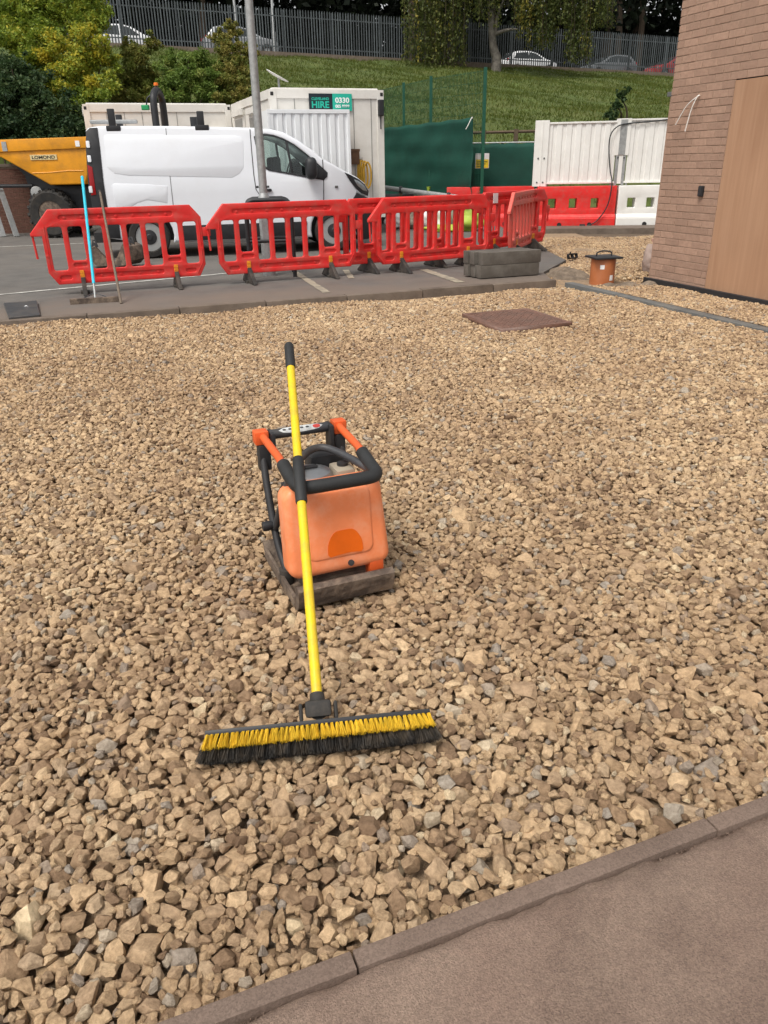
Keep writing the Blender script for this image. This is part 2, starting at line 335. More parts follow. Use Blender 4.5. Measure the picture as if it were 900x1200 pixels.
def lathe(bm, prof, seg=24, M=None, close=False):
    rings = []
    for r, z in prof:
        rings.append([bm.verts.new((M or Matrix()) @ Vector((r * math.cos(2 * math.pi * k / seg), r * math.sin(2 * math.pi * k / seg), z))) for k in range(seg)])
    for i in range(len(rings) - 1):
        for k in range(seg): bm.faces.new((rings[i][k], rings[i][(k + 1) % seg], rings[i + 1][(k + 1) % seg], rings[i + 1][k]))
    if prof[0][0] > 1e-5: bm.faces.new(rings[0][::-1])
    if prof[-1][0] > 1e-5: bm.faces.new(rings[-1])
    return bm
def plate(poly, t, holes=(), bev=0.0, bres=2):
    """poly in (x,z); a flat plate of thickness t centred on y=0, with holes and rounded edges. front = -y"""
    cu = bpy.data.curves.new('c', 'CURVE'); cu.dimensions = '2D'; cu.fill_mode = 'BOTH'
    for pl in [poly] + list(holes):
        s = cu.splines.new('POLY'); s.points.add(len(pl) - 1); s.use_cyclic_u = True
        for p, q in zip(s.points, pl): p.co = (q[0], q[1], 0, 1)
    cu.extrude = max(1e-4, t / 2 - bev); cu.bevel_depth = bev; cu.bevel_resolution = bres; cu.offset = -bev
    o = bpy.data.objects.new('c', cu); me = bpy.data.meshes.new_from_object(o)
    bpy.data.objects.remove(o); bpy.data.curves.remove(cu)
    me.materials.clear()
    me.transform(Matrix(((1, 0, 0, 0), (0, 0, -1, 0), (0, 1, 0, 0), (0, 0, 0, 1))))
    bm = new_bm(); bm.from_mesh(me); bpy.data.meshes.remove(me); bmesh.ops.remove_doubles(bm, verts=bm.verts, dist=1e-5); bmesh.ops.recalc_face_normals(bm, faces=bm.faces); return bm
def rrect(x0, x1, z0, z1, r, n=4):
    out = []
    for cx, cz, a0 in ((x1 - r, z1 - r, 0), (x0 + r, z1 - r, 90), (x0 + r, z0 + r, 180), (x1 - r, z0 + r, 270)):
        for k in range(n + 1): a = R(a0 + 90 * k / n); out.append((cx + r * math.cos(a), cz + r * math.sin(a)))
    return out
def text_mesh(s, h, width=None, ext=.002):
    cu = bpy.data.curves.new('t', 'FONT'); cu.body = s; cu.size = 1; cu.extrude = .004; cu.offset = .028
    o = bpy.data.objects.new('t', cu); me = bpy.data.meshes.new_from_object(o); bpy.data.objects.remove(o); bpy.data.curves.remove(cu)
    me.materials.clear(); co = np.empty(len(me.vertices) * 3); me.vertices.foreach_get('co', co); co = co.reshape(-1, 3)
    mn, mx = co[:, :2].min(0), co[:, :2].max(0); sx = sy = h / (mx[1] - mn[1])
    if width: sx = width / (mx[0] - mn[0])
    out = np.stack([(co[:, 0] - (mn[0] + mx[0]) / 2) * sx, -co[:, 2] / .004 * ext, (co[:, 1] - (mn[1] + mx[1]) / 2) * sy], 1)
    me.vertices.foreach_set('co', out.ravel()); me.update(); return me
def slice_bm(bm, xs=(), zs=()):
    for ax, vals in ((0, xs), (2, zs)):
        for v in vals:
            nrm = [0, 0, 0]; nrm[ax] = 1; co = [0, 0, 0]; co[ax] = v
            bmesh.ops.bisect_plane(bm, geom=bm.verts[:] + bm.edges[:] + bm.faces[:], plane_co=co, plane_no=nrm, dist=1e-6)
def warp(bm, f):
    for v in bm.verts: v.co = f(v.co)
    return bm
def quads_mesh(name, V, tint=None):
    """V: (n,k,3) polygons"""
    n, k = V.shape[:2]; me = bpy.data.meshes.new(name)
    me.vertices.add(n * k); me.vertices.foreach_set('co', V.reshape(-1).astype(np.float32))
    me.loops.add(n * k); me.loops.foreach_set('vertex_index', np.arange(n * k, dtype=np.int32))
    me.polygons.add(n); me.polygons.foreach_set('loop_start', np.arange(0, n * k, k, dtype=np.int32)); me.polygons.foreach_set('loop_total', np.full(n, k, np.int32))
    if tint is not None:
        a = me.attributes.new('tint', 'FLOAT', 'FACE'); a.data.foreach_set('value', tint.astype(np.float32))
    me.update(); return me
def leaves(P, size, aspect, rng, tint, up=.3, droop=None):
    n = len(P); nrm = rng.normal(size=(n, 3)); nrm[:, 2] = np.abs(nrm[:, 2]) + up; nrm /= np.linalg.norm(nrm, axis=1)[:, None]
    d = rng.normal(size=(n, 3)) if droop is None else np.tile(np.array(droop, float), (n, 1)) + rng.normal(size=(n, 3)) * .35
    d -= nrm * (d * nrm).sum(1)[:, None]; d /= np.linalg.norm(d, axis=1)[:, None]; b = np.cross(nrm, d)
    s = (size * rng.uniform(.6, 1.4, n))[:, None]
    V = np.stack([P - d * s * .5, P + b * s * aspect * .5 + nrm * s * .08, P + d * s * .5, P - b * s * aspect * .5 + nrm * s * .08], 1)
    return V, tint
def clumps(n, cl, rng, shell=.55):
    c = np.array([x[0] for x in cl], float); r = np.array([x[1] for x in cl], float); sq = np.array([x[2] if len(x) > 2 else .8 for x in cl])
    k = rng.choice(len(cl), n, p=r ** 2 / (r ** 2).sum()); d = rng.normal(size=(n, 3)); d /= np.linalg.norm(d, axis=1)[:, None]
    rad = r[k] * (shell + (1 - shell) * rng.random(n)) * np.where(rng.random(n) < .2, rng.uniform(.3, 1.15, n), 1)
    p = c[k] + d * rad[:, None] * np.stack([np.ones(n), np.ones(n), sq[k]], 1)
    return p, k

# ------------------------------------------------------------------ the setting: ground, road, kerbs, bank
def bank_z(u, v):
    s = 20.0 + 4.4 * (1 - min(1, max(0, (u - 6.2) / 2.5)))
    zt = 6.95 - .0233 * (min(60, max(-20, u)) - 3.78); zz = 1.9 + (v - 22.2) * (zt - 1.9) / 24.5
    if v < s: return 0.0
    k = min(1, (v - s) / 2.2); k = k * k * (3 - 2 * k)
    z = zz * k
    if v > 47: z = zt + (min(v, 62) - 47) * .06
    return z
g = new_bm()
vs = [g.verts.new(S(u, v, -.09)) for u, v in ((-400, -300), (500, -300), (500, 800), (-400, 800))]; g.faces.new(vs)
tag(link('ground', g, 'soil'), kind='structure')

us = np.concatenate([np.linspace(-120, -14, 8), np.linspace(-13, 48, 62), np.linspace(52, 160, 8)])
vv = np.concatenate([np.linspace(19.6, 27, 20), np.linspace(27.6, 47, 40), ])
def sheet(name, us, vv, zf, m, par=None):
    b = new_bm(); rows = [[b.verts.new(S(u, v, zf(u, v))) for u in us] for v in vv]
    for i in range(len(vv) - 1):
        for j in range(len(us) - 1): b.faces.new((rows[i][j], rows[i][j + 1], rows[i + 1][j + 1], rows[i + 1][j]))
    return link(name, b, m, par, sm=60)
nf = lambda u, v: .06 * math.sin(u * .9 + v * .35) + .05 * math.sin(v * 1.3 - u * .5) + .03 * math.sin(u * 2.7 + v * 1.9)
tag(sheet('grass_bank', us, vv, lambda u, v: bank_z(u, v) - .1 + nf(u, v) * min(1, bank_z(u, v)), 'grass_soil'), kind='structure')
tag(sheet('car_park', us, np.linspace(47, 130, 24), lambda u, v: bank_z(u, max(v, 47.01)) - .06, 'asphalt'), kind='structure')

# grass blades over the part of the bank that shows
def grass():
    rng = np.random.default_rng(3); n = 130000
    v = 20.5 + 26.5 * rng.random(n) ** .9; u = rng.uniform(-2, 46, n) * (.45 + .55 * (v / 47))
    z = np.array([bank_z(a, b) for a, b in zip(u, v)])
    z = z - .1 + (.06 * np.sin(u * .9 + v * .35) + .05 * np.sin(v * 1.3 - u * .5) + .03 * np.sin(u * 2.7 + v * 1.9)) * np.minimum(1, z)
    P = np.stack([u * CT - v * ST, u * ST + v * CT, z], 1)
    a = rng.uniform(0, 2 * np.pi, n); pt = np.sin(u * .55) * np.sin(v * .4 + 1) * .5 + np.sin(u * 1.7 + v) * .3
    h = rng.uniform(.05, .15, n) * (1 + .5 * pt); wd = rng.uniform(.010, .026, n)
    dx = np.stack([np.cos(a), np.sin(a), np.zeros(n)], 1); le = np.stack([rng.normal(0, .45, n), rng.normal(0, .45, n), np.ones(n)], 1)
    V = np.stack([P - dx * wd[:, None], P + dx * wd[:, None], P + le * h[:, None]], 1)
    t = np.clip(.38 + .28 * pt + rng.normal(0, .2, n), 0, 1)
    me = quads_mesh('grass', V, t); tag(link('grass', me, 'grass_blade'), 'short rough grass growing over the sloping bank', 'grass', kind='stuff')
grass()

KV = 8.42                      # front line of the far kerb (site v)
# road behind the kerb: falls gently away, ends on the right in a slab edge
pts = [(-60, KV + .14), (5.28, KV + .14), (5.55, 9.2), (6.62, 10.35), (7.3, 12.2), (8.4, 15.2), (9.1, 17.2), (9.1, 26), (-60, 26)]
def road():
    b = new_bm(); top = [b.verts.new(S(u, v, road_z(v) - .004)) for u, v in pts]; b.faces.new(top)
    bot = [b.verts.new(S(u, v, -.12)) for u, v in pts]
    for i in range(len(pts)): j = (i + 1) % len(pts); b.faces.new((top[i], bot[i], bot[j], top[j]))
    # cut so that the fall follows the surface
    for v in (9.0, 10, 11, 12, 13, 14):
        n = S(0, 1); bmesh.ops.bisect_plane(b, geom=b.verts[:] + b.edges[:] + b.faces[:], plane_co=S(0, v), plane_no=n)
    for vt in b.verts:
        if vt.co.z > -.05: vt.co.z = road_z(UV(vt.co)[1]) - .004
    bmesh.ops.recalc_face_normals(b, faces=b.faces); return b
tag(link('road', road(), 'road_asphalt'), kind='structure')
def line(name, a, b2, wd, m, n=24):
    a, b2 = Vector(a[:2]), Vector(b2[:2]); d = (b2 - a).normalized(); nn = Vector((-d.y, d.x)); b = new_bm(); prev = None
    for i in range(n + 1):
        p = a.lerp(b2, i / n); r = []
        for s in (-1, 1):
            q = p + nn * (wd / 2 * s * random.uniform(.8, 1.1)); r.append(b.verts.new((q.x, q.y, road_z(UV(q)[1]) + .0015)))
        if prev: b.faces.new((prev[0], r[0], r[1], prev[1]))
        prev = r
    return tag(link(name, b, m), kind='structure')
line('road_marking', at_z(-40, 349, .03), at_z(300, 317, .02), .085, 'road_line', 60)
line('road_marking', at_z(-60, 292, 0), at_z(98, 285, 0), .08, 'road_line')
line('road_marking', at_z(-60, 257, 0), at_z(60, 252, 0), .08, 'road_line')
line('road_marking', at_z(345, 318, .03), at_z(383, 343, .05), .10, 'old_line')
line('road_marking', at_z(496, 316, .03), at_z(540, 331, .05), .13, 'old_line')
line('road_marking', at_z(405, 317, .02), at_z(412, 326, .04), .09, 'old_line')

# far kerb: precast units laid end to end
kerb = tag(bpy.data.objects.new('kerb', None), kind='structure'); COL.objects.link(kerb); kerb.location = S(0, KV); kerb.rotation_euler = (0, 0, TH)
u = -9.3; i = 0
while u < 5.25:
    L = .915 if u + .915 < 5.25 else 5.29 - u
    b = B(u + .004, u + L - .004, 0, .125, -.16, .057, None, .012)
    link('kerb_stone', b, 'kerb_concrete', kerb, (0, random.uniform(-.003, .003), random.uniform(-.003, .003)), (0, 0, random.uniform(-.003, .003)), sm=40); u += L; i += 1
# near edging: long thin precast edgings
near = tag(bpy.data.objects.new('edging_kerb', None), kind='structure'); COL.objects.link(near)
NA, NB = at_z(180, 1199, .045), at_z(900, 929, .045); nang = math.atan2(NB.y - NA.y, NB.x - NA.x); near.location = (NA.x, NA.y, 0); near.rotation_euler = (0, 0, nang)
J = [-3.1, -2.19, -1.28, -.5 + .13]
jx = [on_plane(411, 1107, (NA.x, NA.y, 0), nang)[0], on_plane(826, 957, (NA.x, NA.y, 0), nang)[0]]
js = sorted([jx[0] - .915 * k for k in range(1, 4)] + jx + [jx[1] + .915 * k for k in range(1, 4)])
for a, c in zip(js[:-1], js[1:]):
    link('edging_stone', B(a + .0022, c - .0022, -.040, 0, -.12, .045, None, .003), 'edging', near, (0, random.uniform(-.0015, .0015), random.uniform(-.0015, .001)), (0, 0, random.uniform(-.003, .003)), sm=40)
# near pavement with crumbs along the edging
def pavement():
    b = new_bm(); rows = []
    xs_ = np.concatenate([[-6, -3], np.linspace(-1.5, 4, 150), [6, 9]]); ys_ = np.concatenate([[-6, -3, -1.2], np.linspace(-1, -.0425, 60)])
    for y in ys_:
        r = []
        for x in xs_:
            z = .039 + .003 * math.sin(x * 3 + y * 2) + .0008 * math.sin(x * 13 - y * 9)
            if y > -.20: z -= .016 * max(0, (y + .068) / .025) ** 1.5 * (.8 + .5 * math.sin(x * 9) * math.sin(x * 4 + 1) + random.uniform(-.5, .5))
            r.append(b.verts.new((x, y, z)))
        rows.append(r)
    for i in range(len(ys_) - 1):
        for j in range(len(xs_) - 1): b.faces.new((rows[i][j], rows[i][j + 1], rows[i + 1][j + 1], rows[i + 1][j]))
    o = tag(link('pavement', b, 'pavement', None, (NA.x, NA.y, 0), (0, 0, nang), sm=60), kind='structure')
    rng = np.random.default_rng(5); V = []
    n = 2300
    for k in range(n):
        t = k < 1500
        x = rng.uniform(-.3, 1.7); y = -.044 - abs(rng.normal(0, .012)) if t else -.07 - 1.0 * rng.random() ** 1.0
        s = rng.uniform(.001, .004) * (1.2 if t else .6); z = .026 if t else .039 + .006 * math.sin(x * 5 + y * 3)
        d = rng.normal(size=(4, 3)); d /= np.linalg.norm(d, axis=1)[:, None]; q = np.array([x, y, z + s * .3]) + d * s
        for f in ((0, 1, 2), (0, 1, 3), (0, 2, 3), (1, 2, 3)): V.append(q[list(f)])
    tag(link('grit', quads_mesh('grit', np.array(V)), 'pavement', o), kind='stuff')
pavement()

# ------------------------------------------------------------------ gravel: dropped stone by stone onto a height field
def stone_variants(n=40):
    # crushed limestone: a block cut by random planes, edges knocked off, faces slightly uneven
    out = []; rng = np.random.default_rng(21)
    for k in range(n):
        bm = new_bm(); bmesh.ops.create_cube(bm, size=2.0)
        m = int(rng.integers(9, 15)); fi = np.arange(m) + .5; ph = np.arccos(1 - 2 * fi / m); gt = np.pi * (1 + 5 ** .5) * fi + rng.uniform(0, 6)
        N = np.stack([np.cos(gt) * np.sin(ph), np.sin(gt) * np.sin(ph), np.cos(ph)], 1) + rng.normal(0, .30, (m, 3)); N /= np.linalg.norm(N, axis=1)[:, None]
        for q, d in zip(N, rng.uniform(.62, .98, m)):
            g = bmesh.ops.bisect_plane(bm, geom=bm.verts[:] + bm.edges[:] + bm.faces[:], plane_co=Vector(q) * d, plane_no=q, clear_outer=True, dist=1e-4)
            ed = [e for e in g['geom_cut'] if isinstance(e, bmesh.types.BMEdge)]
            if ed: bmesh.ops.edgeloop_fill(bm, edges=ed)
        bmesh.ops.remove_doubles(bm, verts=bm.verts, dist=.05); bmesh.ops.dissolve_degenerate(bm, edges=bm.edges, dist=.02)
        bmesh.ops.bevel(bm, geom=bm.edges[:], offset=.075, segments=1, affect='EDGES', clamp_overlap=True)
        bmesh.ops.triangulate(bm, faces=bm.faces[:]); bmesh.ops.subdivide_edges(bm, edges=[e for e in bm.edges if e.calc_length() > .45], cuts=1); bmesh.ops.triangulate(bm, faces=bm.faces[:]); bmesh.ops.recalc_face_normals(bm, faces=bm.faces[:])
        P = np.array([v.co[:] for v in bm.verts])
        for _ in range(5):
            kv = rng.normal(size=3) * 4.5; P = P * (1 + np.sin(P @ kv + rng.uniform(0, 6.28))[:, None] * .016)
        P += rng.normal(0, .012, P.shape); P -= (P.max(0) + P.min(0)) / 2; P /= (P.max(0) - P.min(0)) / 2
        for v, c in zip(bm.verts, P): v.co = c
        me = to_mesh(bm, 'stone'); me.materials.append(MATS['limestone']); smooth(me, 22); out.append(me)
    print('stone tris', sum(len(x.polygons) for x in out) / n)
    return out
STONES = stone_variants()
COMP_C = None
FLc, FRc = at_z(350, 722, .02), at_z(463, 690, .02); CANG = R(22); CMID = (FLc + FRc) / 2
MH = (3.30, 4.02, 6.10, 6.93)      # manhole cover in the site's axes

def gravel():
    rng = np.random.default_rng(77); res = .006
    X0, X1, Y0, Y1 = -5.6, 6.2, .55, 16.8
    nx, ny = int((X1 - X0) / res), int((Y1 - Y0) / res)
    gx = X0 + (np.arange(nx) + .5) * res; gy = Y0 + (np.arange(ny) + .5) * res
    def uvf(x, y): return x * CT + y * ST, -x * ST + y * CT
    c0, s0 = math.cos(nang), math.sin(nang)
    def allowed(x, y):
        u, v = uvf(x, y); vn = -(x - NA.x) * s0 + (y - NA.y) * c0
        main = (vn > .012) & (v < KV - .005) & (u < 5.295)
        strip = (u > 5.50) & (u < 6.335) & (v < 8.15) & (v > 3)
        # beyond the channel's end, up to the strip in front of the hoarding
        edge = np.interp(v, [8.3, 8.6, 9.2, 10.35, 12.2, 15.2], [5.36, 5.36, 5.62, 6.70, 7.38, 8.5])
        back = (v >= 8.15) & (u > edge) & (y < 16.35 - .23 * (x - 3.4)) & ((u < 6.32) | (v > 8.32)) & ~((u < 5.5) & (v < 8.42))
        inman = (u > MH[0] - .005) & (u < MH[1] + .005) & (v > MH[2] - .005) & (v < MH[3] + .005)
        vis = (np.abs(x) < .62 * y + 1.0)
        vis &= ~((v > 8.3) & (x < 1.2))
        return (main | strip | back) & ~inman & vis
    def base(x, y):
        u, v = uvf(x, y)
        z = -.036 + .007 * np.sin(x * 1.9 + y * 1.1) + .006 * np.sin(x * 3.7 - y * 2.6 + 1) + .004 * np.sin(y * 6.1 + x * 4.4)
        z = z + .02 * np.clip((v - 6.5) / 2, 0, 1) * np.clip((1.5 - u) / 2, 0, 1) * (v < 8.5) - .03 * np.clip((v - 7.3) / 1.1, 0, 1) * np.clip((u - 2.0) / 1.5, 0, 1) * (v < 8.5)
        # heaps round the pipe
        z = z - .03 * (v > 8.3) + (v > 8.3) * .05 * (np.sin(x * 3.1) * np.sin(y * 2.3 + .5))
        z = z + .10 * np.exp(-(((x - 3.35) / .5) ** 2 + ((y - 10.9) / .45) ** 2)) * (v > 8.3)
        # under the compactor the bed is pressed down
        lx = (x - CMID.x) * math.cos(CANG) + (y - CMID.y) * math.sin(CANG); ly = -(x - CMID.x) * math.sin(CANG) + (y - CMID.y) * math.cos(CANG)
        z = z - .022 * ((np.abs(lx) < .20) & (ly > -.02) & (ly < .56))
        return z
    hf = np.empty((nx, ny), np.float32)
    for i in range(0, nx, 200): hf[i:i + 200] = base(gx[i:i + 200, None], gy[None, :])
    blk = .104; W = 8; off = np.arange(-W, W + 1); ox, oy = np.meshgrid(off * res, off * res, indexing='ij'); ix, iy = np.meshgrid(off, off, indexing='ij')
    nbx, nby = int((X1 - X0 - .12) / blk), int((Y1 - Y0 - .12) / blk)
    bx, by = np.meshgrid(np.arange(nbx), np.arange(nby), indexing='ij'); bx = bx.ravel(); by = by.ravel()
    cxm = X0 + .06 + (bx + .5) * blk; cym = Y0 + .06 + (by + .5) * blk
    ok = allowed(cxm, cym)
    for dx in (-.5, .5):
        for dy in (-.5, .5): ok |= allowed(cxm + dx * blk, cym + dy * blk)
    bx, by = bx[ok], by[ok]
    out = []
    passes = [(1.05, 9), (1.0, 12), (.7, 10), (.48, 12)]
    for scl, reps in passes:
        for rep in range(reps):
            for cls in range(4):
                sel = ((bx % 2) == cls % 2) & ((by % 2) == cls // 2); B0, B1 = bx[sel], by[sel]; n = len(B0); K = 7
                x = X0 + .06 + (B0[:, None] + rng.random((n, K))) * blk; y = Y0 + .06 + (B1[:, None] + rng.random((n, K))) * blk
                al = allowed(x, y)
                # patches of finer and coarser stone
                px, py = x[:, 0], y[:, 0]; patch = np.sin(px * 1.3 + 1.2) * np.sin(py * .9 + .4) * .10 + np.sin(px * 2.9 - py * 1.7) * .06
                patch -= .20 * np.exp(-(((px + 2.0) / 1.5) ** 2 + ((py - 5.6) / 1.2) ** 2)) + .22 * np.clip((py - 8.2) / 2, 0, 1)
                a = np.clip(.0215 * np.exp(rng.normal(0, .33, n)) * scl * (1 + patch), .008, .043); b = a * rng.uniform(.66, .95, n); c = np.minimum(b, a * rng.uniform(.48, .8, n))
                yaw = rng.uniform(0, 2 * np.pi, n); cs, sn = np.cos(yaw)[:, None, None], np.sin(yaw)[:, None, None]
                q = ((ox[None] * cs + oy[None] * sn) / a[:, None, None]) ** 2 + ((-ox[None] * sn + oy[None] * cs) / b[:, None, None]) ** 2
                ins = q < 1; h = np.where(ins, c[:, None, None] * np.sqrt(np.maximum(0, 1 - q)), 0).astype(np.float32)
                fx = np.clip(((x - X0) / res).astype(int), W, nx - W - 1); fy = np.clip(((y - Y0) / res).astype(int), W, ny - W - 1)
                best = np.full(n, 9.0); bk = np.zeros(n, int)
                for k in range(K):
                    win = hf[fx[:, k, None, None] + ix[None], fy[:, k, None, None] + iy[None]]
                    z = np.where(ins, win + h, -9).reshape(n, -1).max(1); z = np.where(al[:, k], z, 9.0)
                    u_ = z < best; best = np.where(u_, z, best); bk = np.where(u_, k, bk)
                keep = best < 8; rr = np.arange(n); xs, ys = x[rr, bk], y[rr, bk]; FX, FY = fx[rr, bk], fy[rr, bk]
                zc = best - c * .42
                # do not build towers
                keep &= zc + c < base(xs, ys) + .052 + .010 * rng.random(n)
                for i in np.nonzero(keep)[0]:
                    sl_ = hf[FX[i] - W:FX[i] + W + 1, FY[i] - W:FY[i] + W + 1]
                    np.maximum(sl_, np.where(ins[i], zc[i] + h[i] * .92, -9), out=sl_)
                out.append(np.stack([xs, ys, zc, a, b, c, yaw], 1)[keep])
    A = np.concatenate(out)
    FX = np.clip(((A[:, 0] - X0) / res).astype(int), 3, nx - 4); FY = np.clip(((A[:, 1] - Y0) / res).astype(int), 3, ny - 4)
    mn = np.min([hf[FX + i, FY + j] for i in (-2, 0, 2) for j in (-2, 0, 2)], 0)
    A = A[A[:, 2] + A[:, 5] > mn - .012]
    return A
GR = gravel()
def place_gravel(A):
    rng = np.random.default_rng(8); n = len(A)
    rot = np.stack([rng.normal(0, .28, n), rng.normal(0, .28, n), A[:, 6]], 1); idx = rng.integers(0, len(STONES), n)
    # how large each stone shows in the picture
    P = A[:, :3]; d = P - np.array(CAM); dep = d @ np.array(FWD); px = CX + FPX * (d @ np.array(CR)) / dep; py = CY - FPX * (d @ np.array(CU)) / dep
    sz = A[:, 3] / dep; inside = (px > 6) & (px < 894) & (py > 6) & (py < 1194)
    # a stone with others lying on it shows less: prefer those high in the bed
    score = np.where(inside, sz * (1 + 6 * np.clip(A[:, 2] + A[:, 5], -.03, .03)), 0); order = np.argsort(-score); near_i = order[:300]
    bed = new_bm(); poly = [(-9, .9), (6.4, 1.0), (6.4, 8.3), (9.5, 14.0), (10.5, 17.0), (8.6, 17.0), (5.4, 8.5), (-9, KV + .1)]
    bed.faces.new([bed.verts.new(S(u, v, -.037 if v < 9 else -.07)) for u, v in poly]); bmesh.ops.triangulate(bed, faces=bed.faces)
    bo = tag(link('gravel_bed', bed, 'gravel_fines'), kind='structure')
    for i in near_i:
        o = bpy.data.objects.new('stone', STONES[idx[i]]); o.location = A[i, :3]; o.rotation_euler = rot[i]; o.scale = A[i, 3:6]; o.parent = bo; COL.objects.link(o)
    rest = np.setdiff1d(np.arange(n), near_i)
    me = bpy.data.meshes.new('gravel'); me.vertices.add(len(rest)); me.vertices.foreach_set('co', A[rest, :3].astype(np.float32).ravel())
    for nm, ty, key, dat in (('rot', 'FLOAT_VECTOR', 'vector', rot[rest]), ('scl', 'FLOAT_VECTOR', 'vector', A[rest, 3:6])):
        at = me.attributes.new(nm, ty, 'POINT'); at.data.foreach_set(key, dat.astype(np.float32).ravel())
    at = me.attributes.new('idx', 'INT', 'POINT'); at.data.foreach_set('value', idx[rest].astype(np.int32)); me.update()
    c = bpy.data.collections.new('stone_kinds')
    for k, s in enumerate(STONES):
        o = bpy.data.objects.new('stone_kind_%02d' % k, s); c.objects.link(o)
    go = bpy.data.objects.new('gravel', me); COL.objects.link(go); go.parent = bo
    tag(go, 'loose buff limestone gravel filling the bed between the kerbs', kind='stuff')
    ng = bpy.data.node_groups.new('scatter_stones', 'GeometryNodeTree'); ng.interface.new_socket('Geometry', in_out='INPUT', socket_type='NodeSocketGeometry'); ng.interface.new_socket('Geometry', in_out='OUTPUT', socket_type='NodeSocketGeometry')
    N, Lk = ng.nodes, ng.links; gi, gout = N.new('NodeGroupInput'), N.new('NodeGroupOutput')
    ip = N.new('GeometryNodeInstanceOnPoints'); ci = N.new('GeometryNodeCollectionInfo'); ci.inputs['Collection'].default_value = c; ci.inputs['Separate Children'].default_value = True; ci.inputs['Reset Children'].default_value = True
    ip.inputs['Pick Instance'].default_value = True
    def na(nm, ty):
        x = N.new('GeometryNodeInputNamedAttribute'); x.data_type = ty; x.inputs['Name'].default_value = nm; return x.outputs[0]
    Lk.new(gi.outputs[0], ip.inputs['Points']); Lk.new(ci.outputs[0], ip.inputs['Instance']); Lk.new(na('idx', 'INT'), ip.inputs['Instance Index'])
    e2r = N.new('FunctionNodeEulerToRotation'); Lk.new(na('rot', 'FLOAT_VECTOR'), e2r.inputs[0]); Lk.new(e2r.outputs[0], ip.inputs['Rotation'])
    Lk.new(na('scl', 'FLOAT_VECTOR'), ip.inputs['Scale']); Lk.new(ip.outputs[0], gout.inputs[0])
    md = go.modifiers.new('scatter', 'NODES'); md.node_group = ng
    print('stones', n)
place_gravel(GR)

# ------------------------------------------------------------------ brick building with a boarded opening (right)
WU = 6.40; DV = Vector((-ST, CT, 0)); DU = Vector((CT, ST, 0))
bld = thing('brick_building', 'buff brown brick building with a plywood boarded opening beside the gravel', 'building', S(WU, 8.12), TH)
# local: x = into the building (u), y = along v (0 at the corner, negative towards the camera side), z up
PLY0, PLYZ = 7.15 - 8.12, 2.105
def bricks():
    # mortar core, set back 8 mm, with the boarded opening left out
    m = new_bm(); box(m, .005, .30, -4.5, PLY0 - 1.25, -.1, 5.2); box(m, .005, .30, PLY0, -.012, -.1, PLYZ); box(m, .005, .30, PLY0 - 1.25, -.012, PLYZ, 5.2)
    box(m, .30, 4.0, -.3, -.012, -.1, 5.2); box(m, .30, 4.0, -4.5, -4.2, -.1, 5.2)
    link('wall', m, 'mortar', bld)
    link('roof', B(-.05, 4.1, -4.6, .06, 5.2, 5.3), 'drain_grey', bld)
    BL, BH, BD, JT = .215, .065, .1025, .010; rest = new_bm(); cand = []; rng = random.Random(4)
    me = {L: to_mesh(B(0, .10, -L, 0, 0, BH, None, .0025), 'brick') for L in (.215, .1025)}
    for k in me: me[k].materials.append(MATS['brick'])
    nrow = int(5.2 / .075)
    for r in range(nrow):
        z = .005 + r * .075; y = 0.0; first = True; start = .1025 if r % 2 else .215
        while y > -4.4:
            L = start if first else .215; first = False
            y1 = y - L
            segs = [(y, y1)]
            if z < PLYZ:                      # trim at the opening
                o0, o1 = PLY0 + .004, PLY0 - 1.254
                if y1 < o0 and y > o1:
                    segs = []
                    if y - o0 > .03: segs.append((y, o0))
                    if o1 - y1 > .03: segs.append((o1, y1))
            for a, b in segs:
                p = project(bld_w @ Vector((0, (a + b) / 2, z + .03)))
                vis = -8 < p[0] < 908 and -8 < p[1] < 1208 and p[2] > 0
                cand.append((vis, a, b, z))
            y = y1 - JT
    n = 0
    for vis, a, b, z in cand:
        L = a - b
        if vis and n < 300:
            key = min(me, key=lambda k: abs(k - L)); o = bpy.data.objects.new('brick', me[key]); o.parent = bld
            o.location = (rng.uniform(-.0015, .0015), a, z); o.scale = (1, L / key, 1); COL.objects.link(o); n += 1
        else: box(rest, 0, .1, b, a, z, z + .065)
    # return face round the corner
    for r in range(nrow):
        z = .005 + r * .075; x = 0.112 if r % 2 == 0 else .225
        while x < 3.9: box(rest, x, min(3.95, x + .215), -.10, 0, z, z + .065); x += .225
    o = link('brickwork', rest, 'brick', bld); tag(o, kind='stuff')
    print('bricks', n, len(cand))
bpy.context.view_layer.update(); bld_w = Matrix.Translation(S(WU, 8.12)) @ Euler((0, 0, TH)).to_matrix().to_4x4()
bricks()
o = link('plywood_board', B(-.006, .015, PLY0 - 1.22, PLY0 - .012, .012, PLYZ - .012, None, .001), 'plywood', bld); o['label'] = 'brown plywood sheet boarded over the opening'
link('opening_trim', B(.016, .05, PLY0 - 1.25, PLY0, .0, PLYZ), 'grate_black', bld)
link('base_strip', B(-.05, -.006, -4.5, .05, -.06, .055, None, .006), 'black_plastic', bld)
